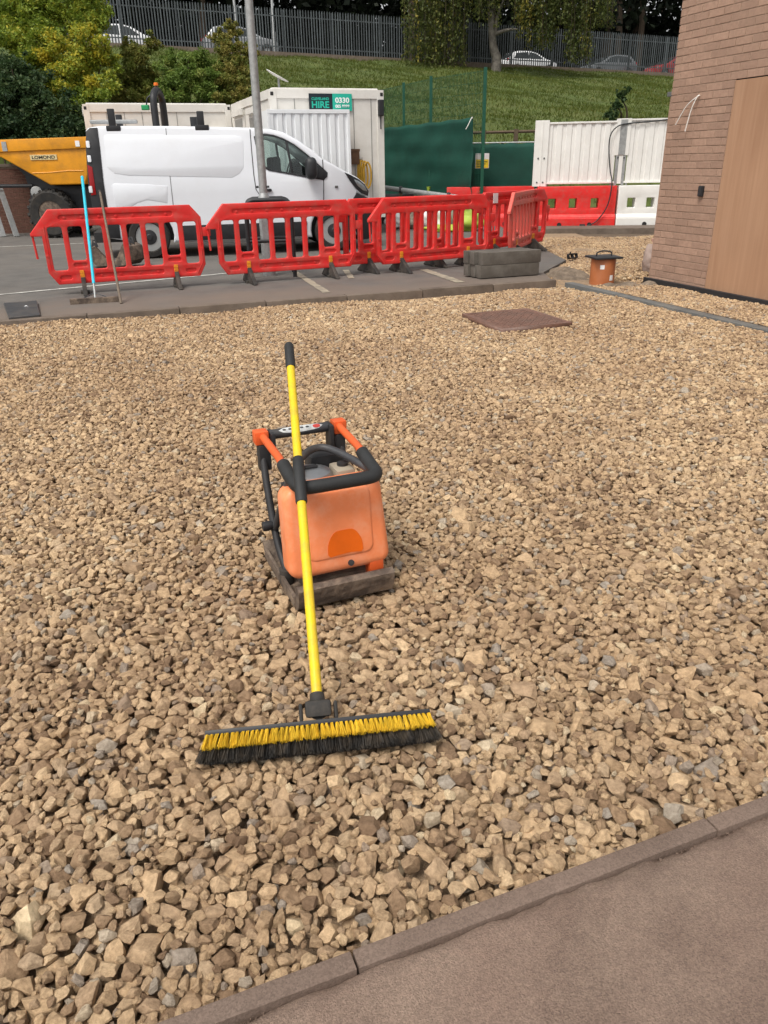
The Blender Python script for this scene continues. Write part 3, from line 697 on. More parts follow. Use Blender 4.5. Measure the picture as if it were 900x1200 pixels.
# low return pier with a grey cap at the corner
link('corner_pier', B(.05, .35, .012, .075, -.1, 2.02), 'brick', bld); link('pier_cap', B(.02, .40, .012, .10, 2.022, 2.07, None, .004), 'drain_grey', bld)
yb, zb = on_plane(823, 224, S(WU, 8.12), TH + math.pi / 2)
bx = new_bm(); box(bx, -.035, -.001, yb - .032, yb + .032, zb - .055, zb + .055, None, .008); wb = link('wall_box', bx, 'black_plastic', bld)
link('cover', B(-.042, -.0355, yb - .024, yb + .024, zb - .045, zb + .045, None, .003), 'engine_black', wb)
yr, zr = on_plane(820, 112, S(WU, 8.12), TH + math.pi / 2)
for ex, ey in ((797, 146), (808, 154)):
    ye, ze = on_plane(ex, ey, S(WU, 8.12), TH + math.pi / 2)
    link('cable', T(catmull([(.01, yr, zr), (-.03, yr - .002, zr - .01), (-.05, (yr + ye) / 2, (zr + ze) / 2 + .04), (-.06, ye, ze)], 6), .006, 8), 'cable_white', bld, sm=60)

# linear drain in front of the building
dr = thing('drain_channel', 'grey linear drain channel with a black slot running through the gravel', 'drain', S(5.40, 8.30), TH)
y = 0.0
while y > -5:
    ln = min(1.0, 5 + y)
    link('channel_section', B(-.085, .028, y - ln + .003, y - .003, -.12, .036, None, .002), 'drain_grey', dr, (0, 0, random.uniform(-.002, .002)), sm=40)
    gr = link('grate', B(.030, .062, y - ln + .003, y - .003, -.12, .031, None, .002), 'grate_black', dr, (0, 0, random.uniform(-.001, .001))); y -= ln

# ------------------------------------------------------------------ manhole cover in the gravel
mh = thing('manhole_cover', 'rusty brown square steel access cover set in the gravel', 'manhole cover', S((MH[0] + MH[1]) / 2, (MH[2] + MH[3]) / 2, .0), TH)
a, b = (MH[1] - MH[0]) / 2, (MH[3] - MH[2]) / 2
link('frame', plate([(-a, -b), (a, -b), (a, b), (-a, b)], .06, [[(-a + .035, -b + .035), (a - .035, -b + .035), (a - .035, b - .035), (-a + .035, b - .035)]]), 'rust_cover', mh, (0, 0, .012), (R(-90), 0, 0))
lid = new_bm(); box(lid, -a + .04, a - .04, -b + .04, b - .04, -.03, .036, None, .004)
ml = link('lid', lid, 'rust_cover', mh)
tr = new_bm(); n = 13
for i in range(n):
    for j in range(n):
        x, y = -a + .08 + (2 * a - .16) * i / (n - 1), -b + .08 + (2 * b - .16) * j / (n - 1)
        M = Matrix.Translation((x, y, .037)) @ Matrix.Rotation(R(45 if (i + j) % 2 else -45), 4, 'Z'); box(tr, -.018, .018, -.005, .005, -.001, .003, M)
tag(link('tread', tr, 'rust_cover', ml), kind='stuff')

# ------------------------------------------------------------------ red plastic site barriers
def arcpoly(pts): return pts
def make_barrier(name, label, material='red_plastic'):
    t = thing(name, label, 'barrier', group=None)
    outer = [(-.805, 1.0), (.79, 1.0), (.91, .85), (.91, .27), (.83, .125), (-.82, .125), (-.91, .27), (-.91, .70), (-1.03, .70), (-1.03, .735)]
    slots = []; pitch, wd = .2183, .158
    for i in range(8):
        c = -.843 + wd / 2 + pitch * i; lo = .40 if i in (1, 6) else .29
        slots.append(rrect(c - wd / 2, c + wd / 2, lo, .80, .028, 3))
    ov = [rrect(-.70, .58, .875, .930, .026, 4), rrect(-.40, .40, .185, .235, .023, 4), rrect(-.79, -.66, .180, .228, .022, 4), rrect(.66, .79, .180, .228, .022, 4), rrect(-.62, -.47, .325, .368, .02, 4), rrect(.47, .62, .325, .368, .02, 4)]
    bm = plate(outer, .055, slots + ov, .009, 2)
    for (x0, x1, z0, z1) in ((-.71, .59, .87, .935), (-.41, .41, .18, .24), (-.80, -.65, .175, .233), (.65, .80, .175, .233), (-.63, -.46, .32, .373), (.46, .63, .32, .373)):
        box(bm, x0, x1, -.012, .012, z0, z1)
    for k in range(7): lathe(bm, [(.016, 0), (.016, .010), (.008, .012)], 10, Matrix.Translation((-.64 + .19 * k, -.011, .902)) @ Matrix.Rotation(R(90), 4, 'X'))
    for k in range(4): lathe(bm, [(.014, 0), (.014, .010), (.007, .012)], 10, Matrix.Translation((-.33 + .22 * k, -.011, .21)) @ Matrix.Rotation(R(90), 4, 'X'))
    # moulded rib that follows the frame
    for s in (-1, 1):
        tube(bm, [(s * .872, -.028, .82), (s * .877, -.028, .70), (s * .877, -.028, .30), (s * .80, -.028, .165)], .006, 6)
        lathe(bm, [(.018, 0), (.014, .012)], 8, Matrix.Translation((s * .885, -.026, .47)) @ Matrix.Rotation(R(90), 4, 'X'))
    link('panel', bm, material, t, sm=35)
    cn = new_bm(); box(cn, .905, 1.01, -.018, .018, .615, .725, None, .008); tube(cn, [(.985, 0, .63), (.99, 0, .46)], .013, 8)
    link('coupling_tab', cn, material, t, sm=35)
    link('coupling_pin', T([(-1.01, 0, .71), (-1.0, 0, .44)], .013, 8), material, t, sm=35)
    for s in (-1, 1):
        x = s * .545
        ft = plate([(-.27, 0), (-.30, .012), (-.27, .035), (-.045, .20), (.045, .20), (.27, .035), (.30, .012), (.27, 0)], .05, [], .006, 1)
        ft.transform(Matrix.Translation((x, 0, 0)) @ Matrix.Rotation(R(90), 4, 'Z'))
        box(ft, x - .05, x + .05, -.06, .06, .0, .03)
        f = link('foot', ft, 'black_rubber', t, sm=35)
        rc = new_bm(); box(rc, x - .024, x + .024, -.036, .036, .118, .285, None, .006)
        for q in range(4): box(rc, x - .025, x + .025, -.0385, .0385, .145 + .036 * q, .152 + .036 * q)
        link('clip', rc, 'orange_clip', f)
    t.scale = (1, 1, .945)
    return t
def put_barrier(t, Lp, Rp, ang=None, cx_shift=0.0, v0=None):
    for _ in range(2):
        pL, pR = at_z(*Lp, .125 + .04), at_z(*Rp, .125 + .04)
    d = pR - pL; a = math.atan2(d.y, d.x) if ang is None else ang
    c = (pL + pR) / 2; z = road_z(UV(c)[1])
    pL, pR = at_z(*Lp, .125 + z), at_z(*Rp, .125 + z); c = (pL + pR) / 2; d = pR - pL; a = math.atan2(d.y, d.x) if ang is None else ang
    t.location = (c.x + cx_shift * math.cos(a), c.y + cx_shift * math.sin(a), road_z(UV(c)[1]) - .002); t.rotation_euler = (0, 0, a); return t
BR = make_barrier('plastic_barrier', 'red slotted plastic barrier with the long handled scraper and pole leaning on it')
put_barrier(BR, (66.7, 332.7), (236, 322))
def another(label, Lp, Rp, ang=None, sh=0.0, mt=None):
    c = copy_tree(BR); c['label'] = label; put_barrier(c, Lp, Rp, ang, sh)
    if mt:
        for ch in c.children:
            if ch.name.startswith(('panel', 'coupling')):
                ch.data = ch.data.copy(); ch.data.materials[0] = MATS[mt]
    return c
another('red slotted plastic barrier in front of the lamp post and its hoop guard', (266, 321), (410.6, 311))
bC = another('red slotted plastic barrier butted up to the stacked kerb blocks', (443.6, 309.5), (570, 298.8))
bD = another('faded red barrier turned end on, standing right behind the stacked kerb blocks', (596, 294.8), (627, 281.4), None, 0, 'red_faded')
bF = copy_tree(BR); bF['label'] = 'red barrier doubled up close behind the one by the kerb blocks'
bF.rotation_euler = bC.rotation_euler; aC = bC.rotation_euler.z
bF.location = Vector(bC.location) + Vector((-math.sin(aC), math.cos(aC), 0)) * .26 + Vector((math.cos(aC), math.sin(aC), 0)) * -.36; bF.location.z = road_z(UV(bF.location)[1]) - .002
bE = another('red barrier with a white reflective patch set slantwise behind the faded one', (566, 292), (625, 283.5), R(46), .1)
link('reflector', B(-.62, -.50, -.034, -.028, .83, .98), 'sign_white', bE)
for o in (BR, bC, bD, bE, bF): o['group'] = 'red plastic site barriers along the kerb'
for o in [x for x in COL.objects if x.parent is None and x.name.startswith('plastic_barrier')]: o['group'] = 'red plastic site barriers along the kerb'

# ------------------------------------------------------------------ tools leaning on the barrier
bA = BR.location; aA = BR.rotation_euler.z
def lean(px0, px1, contact, z0):
    P0 = at_z(*px0, z0); nrm = Vector((-math.sin(aA), math.cos(aA), 0)); front = Vector(bA) - nrm * .045
    d = ray(*contact); Q = CAM + d * ((front - CAM).dot(nrm) / d.dot(nrm)); dirv = (Q - P0).normalized()
    best = min((abs(project(P0 + dirv * L)[1] - px1[1]), L) for L in [.5 + .005 * k for k in range(400)])
    return P0, P0 + dirv * best[1], dirv, best[1]
P0, P1, dv, LL = lean((112, 352), (97, 207), (100.5, 246), .07)
sc = thing('floor_scraper', 'blue handled floor scraper with a wide rusty blade leaning on the red barrier', 'scraper', P0)
rl = lambda p: Vector(p) - P0
link('handle', T([rl(P0 + dv * .22), rl(P1)], .0165, 12), 'blue_pole', sc, sm=60)
link('shank', T([rl(P0 + dv * .01), rl(P0 + dv * .30)], .012, 10), 'galv', sc, sm=60)
ba = R(15); bd = Vector((math.cos(ba), math.sin(ba), 0))
st = new_bm()
for s in (-1, 1): tube(st, catmull([rl(P0 + dv * .10), rl(P0 + dv * .05) + bd * s * .10, bd * s * .19 + Vector((0, 0, -.005))], 5), .006, 6)
link('brace', st, 'dark_steel', sc, sm=60)
link('blade', B(-.265, .265, -.022, .022, -.068, .030, Matrix.Rotation(ba, 4, 'Z'), .003), 'plate_iron', sc)
P0, P1, dv, LL = lean((142, 356), (116, 224), (121, 245), .045)
br = thing('wooden_pole', 'old brown wooden pole propped against the red barrier beside the scraper', 'pole', P0)
link('shaft', T([(0, 0, 0), Vector(P1) - P0], .014, 10), 'old_wood', br, sm=60)
link('end_cap', T([(Vector(P1) - P0) * .985, (Vector(P1) - P0) * 1.003], .0155, 10), 'black_rubber', br, sm=60)
# plate lying on the road
q = [at_z(*p, .075) for p in ((4, 355), (43, 352), (47, 368.5), (10, 372))]; c = sum(q, Vector()) / 4
b = new_bm(); tp = [b.verts.new(Vector((p.x - c.x, p.y - c.y, .075))) for p in (q[3], q[2], q[1], q[0])]; b.faces.new(tp)
ex = bmesh.ops.extrude_face_region(b, geom=b.faces[:]); bmesh.ops.translate(b, verts=[v for v in ex['geom'] if isinstance(v, bmesh.types.BMVert)], vec=(0, 0, -.022)); bmesh.ops.recalc_face_normals(b, faces=b.faces); bmesh.ops.bevel(b, geom=b.edges[:], offset=.004, segments=1, affect='EDGES')
pt = thing('cover_plate', 'dark grey flat steel plate lying on the road at the kerb', 'plate', (c.x, c.y, 0)); link('sheet', b, 'dark_steel', pt)
link('lifting_eye', T(catmull([(-.02, .1, .074), (-.01, .1, .083), (.01, .1, .083), (.02, .1, .074)], 4), .004, 6), 'steel', pt)

# ------------------------------------------------------------------ kerb blocks stacked on the road edge
kb_me = B(-.415, .415, -.0625, .0625, 0, .150, None, .005)
kb_me = to_mesh(kb_me, 'kerb_block'); kb_me.materials.append(MATS['block_concrete']); smooth(kb_me, 40)
names = {0: 'front', 1: 'middle', 2: 'rear'}
k0 = at_z(559, 327, .055); k1 = at_z(637, 321.5, .055); ka = math.atan2(k1.y - k0.y, k1.x - k0.x); kc = (k0 + k1) / 2; nrm = Vector((-math.sin(ka), math.cos(ka), 0))
for lay in range(2):
    for k in range(3):
        o = bpy.data.objects.new('kerb_block', kb_me); p = kc + nrm * (.068 + .134 * k) + Vector((math.cos(ka), math.sin(ka), 0)) * (random.uniform(-.012, .012) - .03 * k)
        o.location = (p.x, p.y, .056 + .153 * lay); o.rotation_euler = (0, 0, ka + random.uniform(-.01, .01)); COL.objects.link(o)
        tag(o, 'grey concrete kerb block, %s one in the %s layer of the stack' % (names[k], ('bottom', 'top')[lay]), 'kerb block', 'kerb blocks stacked on the road edge')

# ------------------------------------------------------------------ lamp post and its hoop guard
lp = at_z(316, 322, .03); lamp = thing('street_lamp', 'galvanised steel lamp post rising behind the red barriers', 'lamp post', (lp.x, lp.y, road_z(UV(lp)[1]) - .005))
link('base_column', lathe(new_bm(), [(.086, -.02), (.086, .93), (.080, .965), (.054, 1.04)], 20), 'galv', lamp, sm=40)
ph = link('pole', lathe(new_bm(), [(.0535, 1.03), (.052, 2.0), (.045, 5.8), (.038, 6.0)], 16), 'galv', lamp, sm=40)
link('access_door', B(-.04, .04, -.091, -.08, .45, .85, None, .004), 'galv', lamp)
link('lantern_arm', T(catmull([(0, 0, 5.9), (0, -.1, 6.2), (0, -.5, 6.3), (0, -.9, 6.32)], 5), .03, 10), 'galv', lamp, sm=50)
hd = new_bm(); box(hd, -.13, .13, -1.4, -.85, 6.27, 6.38, None, .03); link('lantern', hd, 'drain_grey', lamp, sm=40)
for s in (-1, 1): link('bolt', T([(s * .055, -.02, 1.115), (s * .085, -.02, 1.115)], .014, 8), 'black_plastic', lamp)
hg = thing('hoop_guard', 'black tubular steel hoop guard standing round the lamp post', 'guard rail', (lp.x + .05, lp.y - .02, road_z(UV(lp)[1])), R(8))
for dy in (-.24, .24):
    link('hoop', T([(-.29, dy, -.02)] + catmull([(-.29, dy, .78), (-.285, dy, .86), (-.26, dy, .93), (-.19, dy, .96)], 5) + catmull([(.19, dy, .96), (.26, dy, .93), (.285, dy, .86), (.29, dy, .78)], 5) + [(.29, dy, -.02)], .027, 12), 'black_plastic', hg, sm=50)
    link('mid_rail', T([(-.29, dy, .46), (.29, dy, .46)], .022, 10), 'black_plastic', hg, sm=50)
for dx in (-.29, .29): link('side_rail', T([(dx, -.24, .46), (dx, .24, .46)], .022, 10), 'black_plastic', hg, sm=50)

# ------------------------------------------------------------------ the white van
VP = at_z(178.6, 303, 0); VQ = at_z(393, 294, 0); VANG = math.atan2(VQ.y - VP.y, VQ.x - VP.x); WB = (VQ - VP).length
van = thing('panel_van', 'white panel van parked side on behind the red barriers', 'van', VP, VANG)
def vp(l): return [on_plane(x, y, VP, VANG) for x, y in l]
HW = .95
def vwarp(co):
    x, y, z = co; ins = 0.0
    if z > 1.0: ins += .13 * ((z - 1.0) / .95) ** 1.6
    if z < .55: ins += .05 * ((.55 - z) / .4) ** 2
    if x > 2.7: ins += .42 * ((x - 2.7) / 1.15) ** 2.2
    if x < -.85: ins += .10 * ((-.85 - x) / .2) ** 2
    return Vector((x, y * (1 - ins / HW) + HW, z))
def arch(xc, r, zc=.36, n=14): return [(xc + r * math.cos(R(a)), zc + r * math.sin(R(a))) for a in np.linspace(180 + 18, -18, n)]
top = vp([(99, 153), (102, 149.5), (108, 148), (118, 147), (160, 147), (200, 147.2), (250, 148), (300, 149.3), (317, 150.7), (333, 154.5), (350, 164), (367, 176.3), (378, 185.5), (393, 193.5), (407, 201), (421.7, 208), (431.7, 215), (437.5, 223), (439.5, 233), (441.5, 250), (442, 268), (438, 282)])
zb_ = .24
fr_x = top[-1][0]; re_x = top[0][0]
outline = top + [(fr_x - .1, zb_)] + arch(WB, .40)[::-1] + [(WB - .42, zb_), (.42, zb_)] + arch(0, .40)[::-1] + [(-.42, zb_ + .06), (re_x + .02, .36), (re_x, .9)]
wpx = [(300, 161), (304, 158.5), (312, 157.5), (322, 159), (333, 163), (345, 169.5), (356, 178), (367, 187.5), (378, 197.5), (382.5, 201.5), (382, 206), (378, 209.8), (360, 207), (338, 203), (316, 199), (306.5, 193)]
win = vp(wpx)
body = plate(outline, 2 * HW, [win], .035, 2)
slice_bm(body, [-.95, -.85, -.4, .4, 1.0, 1.6, 2.2, 2.7, 2.9, 3.1, 3.3, 3.45, 3.6], [.4, .55, .8, 1.0, 1.2, 1.4, 1.6, 1.75, 1.88])
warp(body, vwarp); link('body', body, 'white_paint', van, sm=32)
def side(poly, t, out, m, name, parent, holes=(), bev=.004, both=True, xs=(2.7, 2.9, 3.1, 3.3, 3.5), zs=(.55, .8, 1.0, 1.2, 1.4, 1.6, 1.75)):
    r = None
    for s in ((-1, 1) if both else (-1,)):
        b = plate(poly, t, holes, bev, 1)
        slice_bm(b, xs, zs); bmesh.ops.translate(b, verts=b.verts, vec=(0, s * (HW + out), 0)); warp(b, vwarp); r0 = link(name, b, m, parent, sm=35); r = r or r0
    return r
def off_poly(pl, k):
    c = (sum(p[0] for p in pl) / len(pl), sum(p[1] for p in pl) / len(pl)); return [(c[0] + (p[0] - c[0]) * k, c[1] + (p[1] - c[1]) * k) for p in pl]
ws = side(off_poly(win, 1.05), .016, .004, 'black_plastic', 'window_surround', van, [off_poly(win, .955)])
for s in (-1, 1):
    b = plate(off_poly(win, .99), .006); slice_bm(b, [2.2, 2.7, 2.9], [1.2, 1.4, 1.6]); bmesh.ops.translate(b, verts=b.verts, vec=(0, s * (HW - .012), 0)); warp(b, vwarp); link('side_window', b, 'glass', van)
d0, d1 = vp([(336, 164.5), (343, 204)]); side([(d0[0] - .018, d0[1]), (d0[0] + .018, d0[1]), (d1[0] + .018, d1[1]), (d1[0] - .018, d1[1])], .02, -.003, 'black_plastic', 'window_divider', van)
# black mirror triangle and mirror
side(vp([(366, 190), (382.5, 201.5), (382, 206), (378, 209.8), (358, 207)]), .02, .006, 'black_plastic', 'mirror_base', van)
mc = vp([(352, 199)])[0]
for s in (-1, 1):
    b = new_bm(); bmesh.ops.create_uvsphere(b, u_segments=20, v_segments=12, radius=1)
    warp(b, lambda c: Vector((mc[0] + .16 + .10 * math.copysign(abs(c.x) ** .7, c.x), HW + s * (HW + .02 + .13 * (1 + math.copysign(abs(c.y) ** .7, c.y))), mc[1] + .02 + .17 * math.copysign(abs(c.z) ** .6, c.z))))
    link('door_mirror', b, 'black_plastic', van, sm=50)
# rear corner, tail lamp, sill, bumper
side(vp([(99.5, 153.5), (104, 149.5), (113, 149), (116.5, 172), (121.5, 215), (126, 243), (109, 247), (103.5, 215), (100, 175)]), .016, .004, 'black_plastic', 'rear_corner', van, xs=(-.95, -.85))
side(vp([(102, 193), (108, 196), (113, 228), (107, 229)]), .02, .012, 'tail_red', 'tail_lamp', van, xs=(-.95,))
for (x_, y_) in ((103, 169), (105, 186), (107, 222)):
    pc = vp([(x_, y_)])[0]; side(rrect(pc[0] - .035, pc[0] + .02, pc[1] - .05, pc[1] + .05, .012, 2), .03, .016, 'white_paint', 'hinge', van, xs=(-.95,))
sx0, sx1 = .47, WB - .47
side([(sx0 + .02, .26), (sx1 - .02, .26), (sx1, .50), (sx0, .50)], .022, .006, 'black_plastic', 'sill', van)
side([(sx0, .20), (sx1, .20), (sx1, .235), (sx0, .235)], .06, -.02, 'drain_grey', 'step_bar', van)
side([(re_x + .03, .36), (-.46, .33), (-.45, .56), (re_x + .03, .58)], .022, .006, 'black_plastic', 'rear_bumper', van, xs=(-.95, -.85, -.7))
fb = plate(vp([(413, 238), (421, 226), (430, 230), (439.5, 234), (441.5, 250), (442, 268), (438, 282.5), (424, 283), (416, 262)]), 2 * HW + .05, [], .01, 1)
slice_bm(fb, (2.9, 3.1, 3.2, 3.3, 3.4, 3.5, 3.6), (.4, .55, .7)); warp(fb, vwarp); link('front_bumper', fb, 'black_plastic', van, sm=35)
side(vp([(405.5, 202), (414, 205.5), (424, 210.5), (432, 216.5), (437.5, 224.5), (436.5, 230.5), (427, 227), (420, 221.5), (412, 212)]), .022, .005, 'black_plastic', 'headlamp', van, xs=(3.0, 3.1, 3.2, 3.3, 3.4, 3.5))
side(vp([(417, 210), (424, 212.5), (431.5, 218), (435.5, 225), (429, 223.5), (421.5, 217.5)]), .024, .009, 'lamp_clear', 'lamp_lens', van, xs=(3.1, 3.2, 3.3, 3.4, 3.5))
side(vp([(420.5, 223.5), (427, 227.5), (433, 230), (426, 230), (419.5, 227)]), .022, .008, 'lamp_clear', 'indicator', van, xs=(3.2, 3.3, 3.4, 3.5))
pc = vp([(395, 219)])[0]; side(rrect(pc[0] - .03, pc[0] + .03, pc[1] - .018, pc[1] + .018, .01, 3), .012, .006, 'drain_grey', 'badge', van)
# windscreen and bonnet shut line
wx = vp([(350, 164), (378, 185.5)])
for nm, a_, b_, wa, wb2, m in (('windscreen', vp([(331, 155.5)])[0], vp([(381, 188)])[0], .68, .82, 'dark_glass'),):
    b = new_bm(); dd = Vector((b_[0] - a_[0], 0, b_[1] - a_[1])).normalized(); up = Vector((-dd.z, 0, dd.x)); up = up if up.z > 0 else -up
    v = [b.verts.new(Vector((p[0], HW + y, p[1])) + up * .014) for p, y in ((a_, -wa), (a_, wa), (b_, wb2), (b_, -wb2))]; b.faces.new(v); link(nm, b, m, van)
# pressed side panels and door seams
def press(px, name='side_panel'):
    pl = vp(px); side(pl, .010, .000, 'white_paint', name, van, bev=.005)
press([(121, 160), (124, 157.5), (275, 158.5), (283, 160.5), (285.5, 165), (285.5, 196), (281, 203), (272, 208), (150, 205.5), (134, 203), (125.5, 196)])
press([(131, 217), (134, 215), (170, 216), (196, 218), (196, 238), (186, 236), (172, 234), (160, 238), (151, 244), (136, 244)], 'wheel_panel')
def seam(px, wd=.010):
    pl = vp(px); wd *= 1.35; out = []
    for s in (-1, 1): out += [(p[0] + s * wd / 2, p[1]) for p in (pl if s < 0 else pl[::-1])]
    side(out, .010, .000, 'dark_steel', 'door_seam', van, bev=0)
seam([(293.5, 151), (295, 175), (297.5, 205), (300, 222), (306, 231)]); seam([(378.5, 187), (379.5, 205), (379.5, 238)]); seam([(194, 150), (199, 205), (204, 250)], .006)
hn = vp([(305, 223)])[0]; side(rrect(hn[0], hn[0] + .19, hn[1] - .022, hn[1] + .022, .02, 3), .05, .012, 'black_plastic', 'door_handle', van)
# roof bar uprights and the tube they carry
rz = 1.94
for (px, h0) in ((131, .30), (236, .26), (228, .22), (303, .0)):
    if h0 <= 0: continue
    s_, _ = vp([(px, 148)])[0]
    for yy in (.17, 1.73) if px != 228 else (1.0,):
        b = new_bm(); box(b, s_ - .055, s_ + .055, yy - .03, yy + .03, rz - .02, rz + h0, None, .012); box(b, s_ - .10, s_ + .12, yy - .05, yy + .05, rz - .02, rz + .06, None, .012); link('roof_bar_post', b, 'black_plastic', van, sm=35)
for px in (131, 236):
    s_, _ = vp([(px, 148)])[0]; link('roof_bar', B(s_ - .03, s_ + .03, .15, 1.75, rz + .02, rz + .06, None, .008), 'black_plastic', van)
a_, b_ = vp([(94, 138.5)])[0], vp([(155, 137.5)])[0]; link('roof_tube', B(a_[0], b_[0], 1.25, 1.42, rz + .14, rz + .20, None, .02), 'galv', van)
# wheels
def wheel(parent, x, y, z, r, wd, hub='black_plastic', s=-1):
    M = Matrix.Translation((x, y, z)) @ Matrix.Rotation(R(90), 4, 'X') if s < 0 else Matrix.Translation((x, y, z)) @ Matrix.Rotation(R(-90), 4, 'X')
    t = lathe(new_bm(), [(r * .66, -wd / 2 + .01), (r * .93, -wd / 2), (r, -wd / 2 + .03), (r, wd / 2 - .03), (r * .93, wd / 2), (r * .70, wd / 2 + .004), (r * .655, wd / 2 - .012), (r * .62, wd / 2 - .07), (.0001, wd / 2 - .07)], 40, M)
    wh = link('wheel', t, 'tyre', parent, sm=30)
    link('rim', lathe(new_bm(), [(r * .66, wd / 2 - .015), (r * .64, wd / 2 - .03), (r * .60, wd / 2 - .045), (r * .50, wd / 2 - .03), (r * .45, wd / 2 - .02), (.0001, wd / 2 - .02)], 40, M), 'alu', wh, sm=30)
    link('hub_cap', lathe(new_bm(), [(r * .36, wd / 2 - .022), (r * .33, wd / 2 - .005), (r * .15, wd / 2 + .004), (r * .12, wd / 2 + .012), (.0001, wd / 2 + .013)], 28, M), hub, wh, sm=30)
    vh = new_bm()
    for k in range(8):
        aa = k * math.pi / 4; lathe(vh, [(r * .042, wd / 2 - .03), (r * .042, wd / 2 - .018), (.0001, wd / 2 - .018)], 8, M @ Matrix.Translation((r * .535 * math.cos(aa), r * .535 * math.sin(aa), .0)))
    link('vent', vh, 'grate_black', wh); return wh
for x_ in (0, WB):
    wheel(van, x_, .13, .335, .335, .22); wheel(van, x_, 1.77, .335, .335, .22, s=1)
ub = new_bm(); box(ub, -.9, fr_x - .15, .25, 1.65, .26, .42); link('underbody', ub, 'grate_black', van)
wl = new_bm()
for x_ in (0, WB): box(wl, x_ - .40, x_ + .40, .22, .26, .30, .74)
link('wheel_liner', wl, 'grate_black', van)
for yy in (.45, 1.40):
    sx = vp([(326, 200)])[0][0]; b = new_bm(); box(b, sx - .05, sx + .09, yy - .12, yy + .12, 1.15, 1.52, None, .05); link('headrest', b, 'seat_dark', van, sm=50)
swx = vp([(349, 204)])[0][0]; sw = new_bm(); tube(sw, [(swx + .06 * math.sin(a) * 0 + .10 * math.cos(a) * .4, 1.40 + .18 * math.sin(a), 1.27 + .15 * math.cos(a)) for a in np.linspace(0, 2 * math.pi, 25)], .014, 8); link('steering_wheel', sw, 'black_plastic', van, sm=50)

# ------------------------------------------------------------------ yellow site dumper
DP = at_z(64, 279, 0); dm = thing('site_dumper', 'yellow skip dumper with big black tyres parked behind the white van', 'dumper', DP, 0.0)
def dp(l): return [on_plane(x, y, DP, 0.0) for x, y in l]
sk = plate(dp([(-34, 165.5), (101, 160.5), (102, 205), (99, 216), (58, 217), (0, 184.5), (-34, 176)]), 1.55, [], .03, 2); bmesh.ops.translate(sk, verts=sk.verts, vec=(0, .82, 0))
skp = link('skip', sk, 'yellow_paint', dm, sm=35)
rim = plate(dp([(-35, 165), (101.5, 160), (101.7, 173.5), (-36, 180)]), 1.63, [], .015, 2); bmesh.ops.translate(rim, verts=rim.verts, vec=(0, .82, 0)); link('skip_rim', rim, 'yellow_paint', skp, sm=35)
for l in ([(37, 203), (60, 202), (80, 200), (97, 200)],):
    link('skip_fold', T([(p[0], .045, p[1]) for p in dp(l)], .012, 6), 'yellow_paint', skp, sm=50)
pa, pb = dp([(34, 181.5)])[0], dp([(66.5, 187)])[0]
pm = link('name_plate', B(pa[0], pb[0], .026, .044, pb[1], pa[1], None, .003), 'plate_cream', dm)
link('lettering', text_mesh('LOMOND', (pa[1] - pb[1]) * .62, (pb[0] - pa[0]) * .86), 'text_dark', pm, ((pa[0] + pb[0]) / 2, .0245, (pa[1] + pb[1]) / 2))
sa = dp([(91, 168)])[0]; link('decal', B(sa[0] - .05, sa[0] + .04, -.008, .004, sa[1] - .06, sa[1] + .05), 'sign_white', dm)
sa = dp([(5, 171)])[0]; link('patch', B(sa[0] - .05, sa[0] + .05, -.010, .002, sa[1] - .10, sa[1] + .08), 'galv', dm)
ch = plate(dp([(20, 206), (2, 188), (58, 218), (110, 217), (250, 214), (250, 252), (105, 252), (40, 238), (34, 262), (28, 240), (26, 222)]), .9, [], .02, 1); bmesh.ops.translate(ch, verts=ch.verts, vec=(0, .82, 0)); link('chassis', ch, 'black_plastic', dm, sm=35)
link('axle_bar', T([dpp for dpp in [Vector((p[0], .3, p[1])) for p in dp([(-40, 219), (32, 218)])]], .04, 10), 'black_plastic', dm)
jk = dp([(39, 226)])[0]; link('tipping_ram', lathe(new_bm(), [(.0001, -.06), (.11, -.05), (.13, 0), (.10, .04), (.0001, .05)], 20, Matrix.Translation((jk[0], .18, jk[1])) @ Matrix.Rotation(R(90), 4, 'X')), 'alu', dm, sm=40)
link('ram_rod', T([(jk[0] - .03, .16, jk[1] - .05), (jk[0] - .06, .16, jk[1] - .42)], .03, 8), 'alu', dm, sm=40)
for wx_ in (0.0, 2.35):
    for wy, s in ((.20, -1), (1.46, 1)):
        r = .50; M = Matrix.Translation((wx_, wy, r)) @ Matrix.Rotation(R(90 if s < 0 else -90), 4, 'X')
        b = lathe(new_bm(), [(r * .52, -.17), (r * .86, -.19), (r * .95, -.16), (r * .95, .16), (r * .86, .19), (r * .535, .165), (r * .51, .13), (r * .48, .03), (.0001, .03)], 40, M)
        for k in range(20):
            for sd_ in (-1, 1):
                aa = (k + (.5 if sd_ > 0 else 0)) * 2 * math.pi / 20
                box(b, r * .90, r * 1.0, -.03, .03, .0, .19, M @ Matrix.Rotation(aa, 4, 'Z') @ Matrix.Scale(sd_, 4, (0, 0, 1)) @ Matrix.Rotation(R(24), 4, 'X'))
        bmesh.ops.recalc_face_normals(b, faces=b.faces)
        wh = link('wheel', b, 'tyre', dm, sm=30)
        link('rim', lathe(new_bm(), [(r * .53, .15), (r * .50, .10), (r * .36, .06), (r * .30, .10), (r * .14, .11), (.0001, .11)], 28, M), 'plate_iron', wh, sm=30)
link('engine_cover', B(1.3, 3.0, .3, 1.35, .75, 1.42, None, .08), 'yellow_paint', dm, sm=40)
a_ = dp([(174, 140)])[0][0]
rp = link('roll_bar', T([(a_ + .04, .42, .8)] + catmull([(a_ + .04, .42, 2.55), (a_ + .04, .50, 2.78), (a_ + .04, .82, 2.90), (a_ + .04, 1.14, 2.78), (a_ + .04, 1.22, 2.55)], 7) + [(a_ + .04, 1.22, .8)], .075, 14), 'black_plastic', dm, sm=50)
